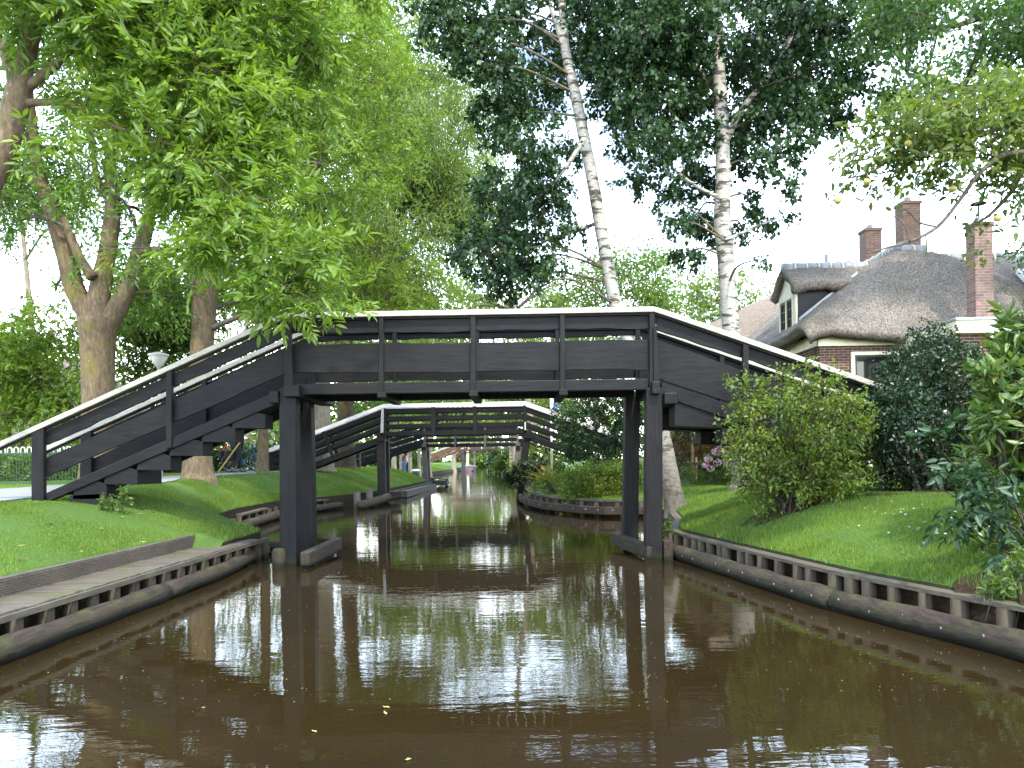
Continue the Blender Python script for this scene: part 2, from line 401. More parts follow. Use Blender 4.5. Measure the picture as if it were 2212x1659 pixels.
def m_leaf(name, cols, trans=.42, scale=.7, gloss=.022, dark=.62, tcol=None, rough=.45):
    """cols: three leaf greens; every leaf gets its own, clumps drift lighter or yellower"""
    t = NT(name); g = t.n('NewGeometry')
    cl = t.ramp(g.outputs['Random Per Island'], [(.0, cols[0]), (.5, cols[1]), (1.0, cols[2])])
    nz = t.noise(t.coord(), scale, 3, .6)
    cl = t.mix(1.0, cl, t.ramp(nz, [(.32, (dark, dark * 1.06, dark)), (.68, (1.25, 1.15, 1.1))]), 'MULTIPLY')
    d = t.n('BsdfDiffuse', Color=cl); tr = t.n('BsdfTranslucent')
    tc = t.mix(1.0, cl, tcol or (1.4, 1.35, .7), 'MULTIPLY'); t.set(tr.inputs[0], tc)
    mx = t.n('MixShader'); mx.inputs[0].default_value = trans
    t.t.links.new(d.outputs[0], mx.inputs[1]); t.t.links.new(tr.outputs[0], mx.inputs[2])
    gl = t.n('BsdfGlossy', Roughness=rough); gl.inputs[0].default_value = (.9, .95, 1, 1)
    m2 = t.n('MixShader'); m2.inputs[0].default_value = gloss
    t.t.links.new(mx.outputs[0], m2.inputs[1]); t.t.links.new(gl.outputs[0], m2.inputs[2])
    t.t.links.new(m2.outputs[0], t.out.inputs[0]); M[name] = t.m
m_leaf('leaf_ash', [(.085, .165, .022), (.135, .235, .032), (.20, .30, .05)], .5)
m_leaf('leaf_ash_deep', [(.055, .12, .02), (.09, .175, .028), (.14, .23, .045)], .47)
m_leaf('leaf_mid', [(.06, .12, .024), (.10, .175, .034), (.15, .23, .05)], .48)
m_leaf('leaf_willow', [(.09, .155, .036), (.135, .205, .05), (.185, .255, .07)], .48)
m_leaf('leaf_yellow', [(.10, .185, .022), (.155, .255, .032), (.23, .31, .05)], .52)
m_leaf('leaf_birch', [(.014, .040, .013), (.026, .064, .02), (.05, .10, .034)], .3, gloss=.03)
m_leaf('leaf_oak', [(.035, .088, .03), (.062, .13, .042), (.095, .17, .055)], .45)
m_leaf('leaf_apple', [(.058, .105, .022), (.092, .145, .03), (.14, .18, .045)], .48)
m_leaf('leaf_bush', [(.065, .125, .018), (.115, .195, .027), (.24, .275, .045)], .47)
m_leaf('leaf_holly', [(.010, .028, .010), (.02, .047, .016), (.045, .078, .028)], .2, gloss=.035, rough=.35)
m_leaf('leaf_rhodo', [(.045, .115, .02), (.09, .175, .03), (.18, .24, .045)], .35, gloss=.05, rough=.4)
m_leaf('leaf_seedling', [(.015, .045, .018), (.024, .062, .024), (.036, .08, .03)], .3, gloss=.025)
m_leaf('leaf_hedge', [(.075, .13, .016), (.12, .185, .024), (.18, .235, .036)], .42)
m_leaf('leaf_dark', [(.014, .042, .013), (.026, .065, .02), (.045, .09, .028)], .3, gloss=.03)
m_leaf('leaf_orange', [(.14, .085, .025), (.20, .11, .035), (.09, .10, .025)], .35)
m_leaf('leaf_lime', [(.22, .25, .03), (.32, .34, .05), (.42, .42, .09)], .4)
m_leaf('leaf_fern', [(.13, .15, .02), (.20, .20, .03), (.28, .22, .05)], .4)
m_leaf('petal_pink', [(.52, .26, .42), (.60, .34, .46), (.62, .42, .42)], .3, dark=.85, tcol=(1, .8, .9))
m_leaf('petal_red', [(.45, .06, .06), (.55, .12, .10), (.50, .25, .2)], .3, dark=.85, tcol=(1, .5, .5))
m_leaf('petal_white', [(.62, .6, .5), (.68, .66, .6), (.6, .55, .35)], .3, dark=.9, tcol=(1, 1, .9))
m_leaf('grass_blade', [(.085, .16, .017), (.125, .215, .024), (.175, .26, .04)], .42, scale=.6, dark=.62)
m_leaf('fallen_yellow', [(.30, .26, .08), (.34, .30, .12), (.26, .20, .06)], .2, dark=.9, tcol=(1, 1, .7))
# ================================================================ ground, canal, path
LE = [(-30, -4.6), (5, -4.12), (12.3, -3.92), (12.7, -4.7), (14, -5.6), (17.1, -6.1), (21, -6.4), (24, -5.6), (26.5, -5.0), (30, -4.8), (34, -4.6), (40, -4.5), (43, -4.6), (44, -6.4), (52, -7.4), (64, -8.0), (80, -7.2), (100, -7.2), (130, -7.0), (170, -7.5), (400, -9)]
RE = [(-30, 6.0), (3, 4.3), (5.6, 3.80), (7.5, 3.18), (11.8, 2.45), (12.6, 2.6), (14, 3.0), (16, 3.3), (18.9, 3.35), (19.25, 2.3), (21.5, 1.07), (25.4, .46), (28, .42), (32, 1.0), (40, 1.1), (50, .7), (68, -.1), (80, -.9), (100, -1.5), (130, -2.0), (170, -2.6), (400, -6)]
def ip(tab, y): return np.interp(y, [a for a, b in tab], [b for a, b in tab])
def sst(t): t = np.clip(t, 0, 1); return t * t * (3 - 2 * t)
def hL(off, Y):
    zc = np.interp(Y, [0, 11.3, 13, 18, 25, 32, 42, 60, 200], [.98, 1.0, 1.10, 1.14, 1.17, 1.2, 1.05, .98, .9])
    w = np.interp(Y, [0, 11, 12.4, 13.6, 17, 21, 26, 36, 60], [3.0, 3.0, 2.7, 1.35, 1.25, 1.7, 2.6, 2.5, 3.4])
    deck = (Y < 10.7)
    z0 = np.where(deck, np.where(off < .53, .2, .46), .34)
    t = np.where(deck, (off - .53) / (w - .53), off / w)
    r = z0 + (zc - z0) * np.sin(np.clip(t, 0, 1) * math.pi / 2)
    return np.where(off < .53, np.where(deck, .2, r), r)
def hR(off, Y):
    zc = np.interp(Y, [0, 10, 14, 18, 19.5, 30, 60, 200], [.9, .95, .95, .85, .60, .62, .75, .8])
    w = np.interp(Y, [0, 11, 14, 19, 24, 60], [2.6, 2.2, 2.6, 3.0, 3.0, 3.5])
    z0 = .31
    return z0 + (zc - z0) * np.sin(np.clip(off / w, 0, 1) * math.pi / 2)
def hz(x, Y):
    xl, xr = float(ip(LE, Y)), float(ip(RE, Y))
    if x < xl: return float(hL(np.array(xl - x), np.array(Y)))
    if x > xr: return float(hR(np.array(x - xr), np.array(Y)))
    return 0.0
def G(px, py):
    """where the line of sight through photo position (px,py) meets the ground"""
    lo = None
    for Y in np.arange(3, 220, .05):
        p = P(px, py, Y)
        if p.z <= hz(p.x, Y): return Vector((p.x, Y, hz(p.x, Y)))
    return P(px, py, 60)
def at(x, Y, dz=0): return Vector((x, Y, hz(x, Y) + dz))

def build_ground():
    ys = np.concatenate([np.arange(-30, 0, 2.0), np.arange(0, 46, .3), np.arange(46, 170, 1.6), [180, 200, 240, 300, 400]])
    offs = np.concatenate([[.14, .145, .16, .26, .525, .535, .8, 1.1, 1.4, 1.7, 2.0, 2.3, 2.6, 2.9, 3.2, 3.6, 4, 4.5, 5, 6, 7, 8, 10, 13, 17, 24, 36, 60, 110, 200, 350]])
    V, Fc = [], []
    rng = np.random.default_rng(3)
    for side in (-1, 1):
        base = len(V)
        for y in ys:
            e = float(ip(LE if side < 0 else RE, y))
            for k, o in enumerate(offs):
                h = float((hL if side < 0 else hR)(np.array(o), np.array(y)))
                if k == 0: h -= .03
                x = e + side * o
                if k > 4 and o < 5: h += .018 * math.sin(x * 2.3 + y * 1.1) * math.sin(y * 1.7 - x)
                V.append((x, y, h))
        n = len(offs)
        for i in range(len(ys) - 1):
            for k in range(n - 1):
                a = base + i * n + k
                q = (a, a + n, a + n + 1, a + 1) if side < 0 else (a, a + 1, a + n + 1, a + n)
                Fc.append(q)
    me = np_mesh('ground', np.array(V), np.array(Fc))
    o = link_mesh('ground', me, M['lawn_ground'], None, True)
    tag(o, 'green grassy banks sloping down to both sides of the canal', None, None, 'structure')
build_ground()
def bank_face(tab, side, label):
    ys = np.concatenate([np.arange(-30, 0, 2.0), np.arange(0, 46, .3), np.arange(46, 170, 1.6)]); V, Fc = [], []
    for y in ys:
        e = float(ip(tab, y)) + side * .143; h = float((hL if side < 0 else hR)(np.array(.145), np.array(y)))
        V += [(e, y, -.9), (e, y, h - .002)]
    Fc = [(2 * i, 2 * i + 1, 2 * i + 3, 2 * i + 2) for i in range(len(ys) - 1)]
    tag(link_mesh('bank_face', np_mesh('bank_face', np.array(V), np.array(Fc)), M['soil_and_shade'], None, False), label, None, None, 'structure')
bank_face(LE, -1, 'dark earth face of the left bank behind the piles'); bank_face(RE, 1, 'dark earth face of the right bank behind the piles')
w = MB(); w.add([(-60, -30, 0), (60, -30, 0), (60, 400, 0), (-60, 400, 0)], [(0, 1, 2, 3)])
tag(w.build('canal_water', M['canal_water']), 'dark brown rippled canal water running straight away', None, None, 'structure')
# asphalt footpath on the left bank
PE = [(6, -7.7), (9.5, -7.25), (11.2, -7.25), (12.5, -7.3), (13.5, -7.1), (15, -6.95), (16.5, -7.3), (18, -7.8), (22, -8.0), (26, -7.7), (30, -8.6), (36, -8.9), (45, -9.2), (60, -11.2), (90, -11.0)]
V, Fc = [], []
pys = np.arange(6, 90, .5)
for y in pys:
    e = float(ip(PE, y))
    for k in range(5):
        x = e - 1.7 * k / 4; V.append((x, y, hz(x, y) + .02))
Fc = [(i * 5 + k, i * 5 + k + 1, i * 5 + k + 6, i * 5 + k + 5) for i in range(len(pys) - 1) for k in range(4)]
o = link_mesh('footpath', np_mesh('footpath', np.array(V), np.array(Fc)), M['asphalt'], None, True)
tag(o, 'grey asphalt footpath behind the bridge foot on the left bank', None, None, 'structure')
# earth-coloured patches painting the shade under the right bank shrubs
def soil_shade_patch(name, c, rx, ry, label):
    V = [at(c[0], c[1], .03)]; n = 40
    for k in range(n):
        a = 2 * math.pi * k / n; r = 1 + .16 * math.sin(3 * a + 1) + .1 * math.sin(7 * a)
        V.append(at(c[0] + rx * r * math.cos(a), c[1] + ry * r * math.sin(a), .022))
    m = MB(); m.add(V, [(0, k + 1, (k + 1) % n + 1) for k in range(n)])
    tag(m.build(name, M['soil_and_shade']), label, None, None, 'structure')

# ================================================================ timber quays
rnd = random.Random(7)
def log_poly(MBo, pts, r, n=10):
    """an adzed beam along pts: (x,y) list at height z, slightly irregular section"""
    dense = []
    for i in range(len(pts) - 1):
        a, b = Vector(pts[i]), Vector(pts[i + 1]); k = max(2, int((b - a).length / .25))
        for j in range(k): dense.append(a.lerp(b, j / k))
    dense.append(Vector(pts[-1]))
    MBo.tube(dense, [r * (1 + .07 * math.sin(i * 1.7) + .08 * (rnd.random() - .5)) for i in range(len(dense))], n, True, .10, rnd)
def bank_pt(tab, y, out, z, side):
    return (float(ip(tab, y)) + side * out, y, z)

# --- left boardwalk
bw = thing('boardwalk', (-4.2, 8, .2), 'weathered plank boardwalk with ridged back board along the left bank', 'boardwalk')
m = MB()
y = 4.0
while y < 11.6:
    wd = .118 + rnd.random() * .012
    e0, e1 = float(ip(LE, y)), float(ip(LE, y + wd)); ov = .03 * rnd.random()
    back = .50 if y < 10.7 else max(.08, .5 - (y - 10.7) * .5)
    z = .30 + rnd.random() * .008
    m.prism_to([(e0 + .02 + ov, y, z), (e1 + .02 + ov, y + wd, z), (e1 - back, y + wd, z), (e0 - back, y, z)], (0, 0, .032))
    y += wd + .008
m.build('plank_deck', M['deck_wood'], bw)
m = MB()
for a, b in ((4.0, 7.45), (7.47, 12.0)):
    m.beam(bank_pt(LE, a, -.075, .302, -1), bank_pt(LE, b, -.075, .302, -1), .04, .05)
m.build('edge_board', M['cap_wood'], bw)
m = MB()
for z in np.arange(.335, .47, .022):
    m.beam(bank_pt(LE, 4.0, .515, z + .010, -1), bank_pt(LE, 10.7, .515, z + .010, -1), .028, .016)
m.beam(bank_pt(LE, 4.0, .535, .40, -1), bank_pt(LE, 10.7, .535, .40, -1), .024, .15)
m.build('ridged_board', M['deck_wood'], bw)
m = MB()
for a, b in ((4.0, 8.6), (8.62, 10.72)): m.beam(bank_pt(LE, a, .545, .487, -1), bank_pt(LE, b, .545, .487 , -1), .09, .03)
m.build('back_cap', M['cap_wood'], bw)
for i, y in enumerate(np.arange(4.1, 12.1, .36)):
    p = bank_pt(LE, y + rnd.uniform(-.04, .04), .0, 0, -1); r = .06 + rnd.random() * .012
    MB().tube([(p[0], p[1], -.6), (p[0], p[1], .285)], [r, r * .95], 10, True, .1, rnd).build('pile', M['pile_wood'], bw, True)
# the log that fends boats off along it
fl = thing('fender_log', (-3.85, 8, .1), 'rough round waterside log below the left boardwalk', 'log')
m = MB(); log_poly(m, [bank_pt(LE, y, -.15, .085, -1) for y in (4.0, 6, 8.45)], .105); m.build('log', M['log_wood'], fl, True)
m = MB(); log_poly(m, [bank_pt(LE, y, -.15, .09, -1) for y in (8.5, 10, 12.45)], .10); m.build('log', M['log_wood'], fl, True)
# --- right quay
rq = thing('plank_quay', (3.1, 7.5, .3), 'timber quay of short piles under a plank cap on the right bank', 'quay')
m = MB()
segs = [(3.0, 5.2), (5.21, 7.2), (7.21, 9.4), (9.41, 12.7), (12.7, 14.3), (14.3, 16), (16, 18.8)]
for a, b in segs:
    kk = 5
    for j in range(kk):
        u, v_ = a + (b - a) * j / kk, a + (b - a) * (j + 1) / kk
        m.beam(bank_pt(RE, u, .05, .325, 1), bank_pt(RE, v_, .05, .325, 1), .15, .036)
m.build('cap_plank', M['cap_wood'], rq)
for y in np.concatenate([np.cumsum([3.2] + [rnd.uniform(.24, .42) for _ in range(28)]), np.arange(13, 18.8, .5)]):
    p = bank_pt(RE, y + rnd.uniform(-.05, .05), .02, 0, 1); r = .062 + rnd.random() * .015
    MB().tube([(p[0], p[1], -.6), (p[0], p[1], .305)], [r, r * .93], 10, True, .1, rnd).build('pile', M['pile_wood'], rq, True)
fr_ = thing('fender_log', (3.0, 7.5, .1), 'squared waterside log studded with bolts along the right quay', 'log')
for a, b in ((3.0, 7.32), (7.36, 12.0)):
    m = MB(); log_poly(m, [bank_pt(RE, y, -.15, .09, 1) for y in np.linspace(a, b, 6)], .108, 8); m.build('log', M['log_wood'], fr_, True)
m = MB()
for y in np.arange(3.2, 12, .36):
    x = bank_pt(RE, y, -.258, .10, 1)[0]; e2 = bank_pt(RE, y + .1, -.258, .1, 1)[0]
    m.ball((x + .006, y, .105 + rnd.uniform(-.03, .03)), .012, 8, (.6, 1, 1.2))
m.build('bolt_heads', M['bolt_steel'], fr_, True)
# --- garden quay behind the bridge on the right
gq = thing('garden_quay', (1.7, 20.3, .3), 'low two tier timber quay round the flower bed corner', 'quay')
gp = [(3.5, 18.95), (2.3, 19.1), (1.95, 19.6), (1.07, 21.3), (.62, 23.4), (.44, 25.4), (.42, 27.2)]
def off_in(pts, d):
    out = []
    for i, p in enumerate(pts):
        a, b = Vector(pts[max(0, i - 1)]), Vector(pts[min(len(pts) - 1, i + 1)]); t = (b - a).normalized()
        nrm = Vector((-t.y, t.x)); out.append((p[0] + nrm.x * d, p[1] + nrm.y * d))
    return out
lo_, hi_ = off_in(gp, .16), off_in(gp, -.12)
for a, b in zip(lo_[:-1], lo_[1:]):
    MB().beam((a[0], a[1], .17), (b[0], b[1], .17), .12, .2).build('fender_beam', M['log_wood_cross'], gq, False, .02)
m = MB()
for a, b in zip(hi_[:-1], hi_[1:]): m.beam((a[0], a[1], .40), (b[0], b[1], .40), .13, .05)
m.build('cap_plank', M['cap_wood'], gq)
m = MB()
for a, b in zip(hi_[:-1], hi_[1:]): m.beam((a[0], a[1], .26), (b[0], b[1], .26), .05, .24)
m.build('back_board', M['log_wood_cross'], gq)
for i, (a, b) in enumerate(zip(gp[:-1], gp[1:])):
    L = (Vector(b) - Vector(a)).length
    for k in range(max(1, int(L / .55))):
        p = Vector(a).lerp(Vector(b), (k + .5) / max(1, int(L / .55)))
        MB().tube([(p.x, p.y, -.5), (p.x, p.y, .36)], [.07, .065], 8).build('pile', M['pile_wood'], gq, True)
m = MB()
for a, b in zip(off_in(gp, .222)[:-1], off_in(gp, .222)[1:]):
    for k in (.2, .8):
        p = Vector(a).lerp(Vector(b), k); m.ball((p.x, p.y, .19), .022, 8)
m.build('bolt_heads', M['bolt_steel'], gq, True)
# --- left bank beam behind the bridge, and round its bay
lb = thing('bank_edging', (-6, 18, .2), 'old sagging edging beam round the left bay behind the bridge post', 'edging')
pts = [(-4.0, 12.75), (-4.75, 12.95), (-5.7, 14.2), (-6.05, 17.1)]
for a, b in zip(pts[:-1], pts[1:]):
    m = MB(); log_poly(m, [(a[0] + .12, a[1], .1), (b[0] + .12, b[1], .1)], .09); m.build('log', M['log_wood'], lb, True)
for ya, yb in ((17.1, 19.6), (19.65, 22.3), (22.4, 24.2)):
    m = MB(); log_poly(m, [bank_pt(LE, y, -.12, .12, -1) for y in np.linspace(ya, yb, 4)], .11, 8); m.build('log', M['log_wood'], lb, True)
m = MB()
for ya, yb in ((17.2, 19.6), (21.5, 23.6)):
    m.beam(bank_pt(LE, ya, .05, .33, -1), bank_pt(LE, yb, .05, .33, -1), .16, .04)
m.build('cap_plank', M['cap_wood'], lb)
for y in np.arange(12.9, 24, .7):
    p = bank_pt(LE, y, .03, 0, -1)
    MB().tube([(p[0], p[1], -.5), (p[0], p[1], .31)], [.06, .06], 8).build('pile', M['pile_wood'], lb, True)
# edging further along both banks
for nm, tab, side, y0, y1, lab in (('bank_edging', LE, -1, 29, 43, 'grey edging beam on the left bank beyond the second bridge'),
                                   ('bank_edging', LE, -1, 44.2, 100, 'long far edging of the left lawn near the distant bridges'),
                                   ('bank_edging', RE, 1, 29, 110, 'far edging beam along the right bank beyond the second bridge')):
    m = MB(); ys_ = np.linspace(y0, y1, 14)
    for a, b in zip(ys_[:-1], ys_[1:]):
        m.beam(bank_pt(tab, a, -.05, .16, side), bank_pt(tab, b, -.05, .16, side), .14, .30)
    o = m.build(nm, M['log_wood']); tag(o, lab, 'edging')
# ================================================================ footbridges
def XZ(px, py, Y):
    p = P(px, py, Y); return (p.x, p.z)
def waney(a, b, n, amp, rng):
    """points from a to b (photo positions) with a natural, uneven edge"""
    ph = [rng.uniform(0, 6.28) for _ in range(3)]
    out = []
    for i in range(n + 1):
        t = i / n; j = 0 if i in (0, n) else amp * (.55 * math.sin(t * 9 + ph[0]) + .35 * math.sin(t * 23 + ph[1]) + .3 * math.sin(t * 51 + ph[2]) + .25 * rng.uniform(-1, 1))
        out.append((a[0] + (b[0] - a[0]) * t, a[1] + (b[1] - a[1]) * t + j))
    return out
def inter(pl, x):
    return float(np.interp(x, [p[0] for p in pl], [p[1] for p in pl]))

def front_bridge():
    YF, YB = 11.0, 12.24
    rng = random.Random(11)
    b = thing('footbridge', (-.5, 11.5, 0), 'large black tarred wooden footbridge with cream handrails, nearest of all', 'footbridge', 'footbridges over the canal')
    W, WP = M['black_tar_wood'], M['black_tar_post']
    q = lambda pl: [XZ(x, y, 11.0) for x, y in pl]
    RT = [(-40, 976), (0, 957), (613, 680), (640, 677), (1411, 664), (1437, 672), (1837, 809), (2030, 876)]   # top of the handrail
    def rail_poly(x0, x1, th):
        xs = [x0] + [p[0] for p in RT if x0 < p[0] < x1] + [x1]
        return [(x, inter(RT, x)) for x in xs] + [(x, inter(RT, x) + th) for x in reversed(xs)]
    for rear in (False, True):
        d = YB - YF if rear else 0
        y0 = YF + d; sg = 1 if rear else -1        # planks on the outer side for the front, inner for the rear
        pl0, pl1 = y0 + .03, y0 + .075
        # handrail in three lengths
        for x0, x1 in ((-40, 612.5), (613, 1411), (1411.5, 2030)):
            MB().prism(q(rail_poly(x0, x1, 11.5)), y0 - .075, y0 + .115).build('handrail', M['cream_paint'], b, False, .008)
        bx = [-30] + [p[0] for p in RT if -30 < p[0] < 2010] + [2010]
        MB().prism(q([(x, inter(RT, x) + 2) for x in bx] + [(x, inter(RT, x) + 16) for x in reversed(bx)]), y0 - .02, y0 + .027).build('rail_batten', W, b)
        ub = 707 if rear else 720
        # upper planks
        def plank(top_a, top_b, bot_a, bot_b, amp_t, amp_b, n, name, yo=0.0):
            poly = waney(top_a, top_b, n, amp_t, rng) + list(reversed(waney(bot_a, bot_b, n, amp_b, rng)))
            MB().prism(q(poly), pl0 + yo, pl1 + yo).build(name, W, b, False, .004)
        plank((78, 940), (628, 691), (99, 961), (628, 719), .4, 2.0, 46, 'upper_plank', .003)
        plank((628, 688), (1418, 676), (628, ub), (1418, ub - 12), .3, 2.4, 70, 'upper_plank')
        plank((1418, 677), (2015, 884), (1420, 712 - (8 if rear else 0)), (2015, 908), .4, 1.8, 46, 'upper_plank', .003)
        # lower planks
        plank((64, 1005), (632, 746), (64, 1045), (632, 800), 1.8, 1.6, 46, 'lower_plank', .003)
        plank((632, 744), (1418, 733), (632, 806), (1418, 797), 1.5, 2.0, 70, 'lower_plank')
        plank((1418, 733), (2010, 944), (1418, 815), (2010, 1010), 1.3, 1.0, 46, 'lower_plank', .003)
        # stringers under the ramps and the deck beam
        MB().prism(q([(98, 1066), (362, 950), (608, 840), (608, 869), (362, 974), (104, 1084)]), y0 - .02, y0 + .10).build('ramp_beam', W, b, False, .01)
        MB().prism(q([(1428, 825), (1603, 883), (1990, 1016), (1975, 1040), (1603, 916), (1428, 856)]), y0 - .02, y0 + .10).build('ramp_beam', W, b, False, .01)
        MB().prism(q([(637, 829), (1400, 818), (1400, 842), (637, 853)]), y0 - .015, y0 + .12).build('deck_beam', W, b, False, .01)
        if not rear:
            MB().prism(q([(1430, 818), (1600, 873), (1600, 877), (1430, 822)]), y0 - .04, y0 + .03).build('ledge_strip', W, b)
        # balusters
        for x, t, bt, w_ in ((819.5, 683, 851, 10), (1016.5, 680, 848, 11), (1209.5, 677, 845, 10), (1402, 674, 838, 11)):
            MB().prism(q([(x, t), (x + w_, t), (x + w_, bt), (x, bt)]), y0 - .05, y0 + .027).build('baluster', WP, b, False, .006)
        for x, t, bt, w_ in ((362, 797, 970, 12), (1603, 743, 914, 12), (1808, 813, 985, 11)):
            MB().prism(q([(x, t), (x + w_, t + 3), (x + w_, bt - 3), (x, bt)]), y0 - .055, y0 + .027).build('baluster', WP, b, False, .006)
        for pl in ([(622, 700), (632, 697), (637, 848), (617, 848)], [(1409, 708), (1416, 706), (1424, 832), (1410, 832)]):
            MB().prism(q(pl), y0 - .085, y0 - .052 + .02).build('brace', WP, b, False, .006)
        MB().prism(q([(73, 931), (99, 920), (99, 1094), (73, 1096)]), y0 - .06, y0 + .028).build('end_post', WP, b, False, .01)
        # posts standing in the water
        for tp, bt, lean in (((605, 641), (606, 643), 0), ((1395, 1430), (1394, 1430), 0)):
            k = 0 if not rear else 17; k2 = k + (6 if rear and tp[0] > 1000 else -8 if rear else 0)
            poly = [(tp[0] - k, 838), (tp[1] - k, 838), (bt[1] - k2, 1290), (bt[0] - k2, 1290)]
            MB().prism(q(poly), y0 - .05, y0 + .19).build('post', WP, b, False, .015)
        # step blocks under the left ramp and the right one
        for i, (xr, yb) in enumerate(() if rear else ((215, 1087), (229, 1054), (296, 1047 - 1), (367.5, 1016), (437.5, 985), (507.6, 955), (572.5, 925))):
            if i == 0: poly = [(150, 1070), (215, 1066), (215, 1092), (150, 1092)]; dp = .3
            else:
                top = inter([(104, 1084), (362, 974), (608, 869)], xr) + 1
                hgt = {1: 34}.get(i, 30)
                yb2 = [0, 1079, 1047, 1016, 985, 955, 925][i]
                yt = yb2 - 30; xl_ = xr - 74
                poly = [(xr, yt), (xr, yb2), (xl_, yb2), (xl_ + 4, inter([(104, 1084), (362, 974), (608, 869)], xl_ + 4) - 2), (xr - 20, inter([(104, 1084), (362, 974), (608, 869)], xr - 20) - 2)]
                dp = .78 if i == 2 else .38
            MB().prism(q(poly), y0 + .012, y0 + min(dp, .38 if rear else dp)).build('step_block', W, b, False, .006)
        for pl in ([(1458, 872), (1480, 868), (1640, 918), (1640, 929), (1458, 920)], [(1560, 905), (1580, 900), (1740, 952), (1740, 966), (1560, 956)]):
            MB().prism(q(pl), y0 + .015, y0 + .4).build('step_block', W, b, False, .006)
    # cross members: caps over the posts and joists under the deck
    z = lambda px, py: XZ(px, py, 11.0)
    (x0, zt), (x1, zb) = z(620, 834), z(653, 859)
    MB().prism_to([(x0, 10.83, zt), (x1, 10.83, zt), (x1, 10.83, zb), (x0, 10.83, zb)], (.05, 1.95, .0)).build('cap_beam', W, b, False, .015)
    (x0, zt), (x1, zb) = z(1404, 826), z(1422, 853)
    MB().prism_to([(x0, 10.83, zt), (x1, 10.83, zt), (x1, 10.83, zb), (x0, 10.83, zb)], (.0, 2.6, .0)).build('cap_beam', W, b, False, .015)
    (x0, zt), (x1, zb) = z(585, 845), z(606, 872)
    MB().prism_to([(x0, 10.9, zt), (x1, 10.9, zt), (x1, 10.9, zb), (x0, 10.9, zb)], (.0, 1.6, .0)).build('cap_beam', W, b, False, .015)
    (x0, zt), (x1, zb) = z(1431, 850), z(1460, 874)
    MB().prism_to([(x0, 10.86, zt), (x1, 10.86, zt), (x1, 10.86, zb), (x0, 10.86, zb)], (.0, 1.6, .0)).build('cap_beam', W, b, False, .015)
    for x in (825, 1022, 1215):
        (x0, zt), (x1, zb) = z(x - 8, 851 - (x - 825) * .0142), z(x + 11, 863 - (x - 825) * .0142)
        MB().prism_to([(x0, 10.9, zt + .02), (x1, 10.9, zt + .02), (x1, 10.9, zb + .02), (x0, 10.9, zb + .02)], (0, 1.5, 0)).build('joist', W, b, False, .008)
    # deck boards, flat and on the ramps
    def boards(pa, pb, n, thick=.035):
        m = MB(); a, c = XZ(*pa, 11.0), XZ(*pb, 11.0)
        for i in range(n):
            t0, t1 = i / n, (i + .93) / n
            p0 = (a[0] + (c[0] - a[0]) * t0, a[1] + (c[1] - a[1]) * t0); p1 = (a[0] + (c[0] - a[0]) * t1, a[1] + (c[1] - a[1]) * t1)
            m.prism([(p0[0], p0[1]), (p1[0], p1[1]), (p1[0], p1[1] + thick), (p0[0], p0[1] + thick)], 11.125, 12.215)
        m.build('deck_boards', M['grey_wood'], b)
    boards((640, 836), (1402, 825), 36); boards((104, 1073), (604, 847), 26); boards((1432, 831), (1975, 1015), 28)
    # guard beams and stub piles at the waterline
    def wbeam(a, c, h, wd, name, mat):
        MB().beam(a, c, wd, h).build(name, mat, b, False, .02)
    wbeam((-2.93, 10.72, .135), (-2.87, 12.5, .16), .2, .14, 'guard_beam', M['log_wood'])
    wbeam((1.98, 10.95, .115), (1.67, 12.6, .17), .2, .14, 'guard_beam', M['log_wood'])
    MB().tube([(-3.36, 10.95, -.5), (-3.36, 10.95, .23), (-3.36, 10.95, .27)], [.105, .1, .07], 10, True, .06).build('stub_pile', M['log_wood'], b, True)
    MB().box(2.16, 2.30, 10.98, 11.14, -.5, .29).build('stub_pile', M['log_wood'], b, False, .02)
front_bridge()

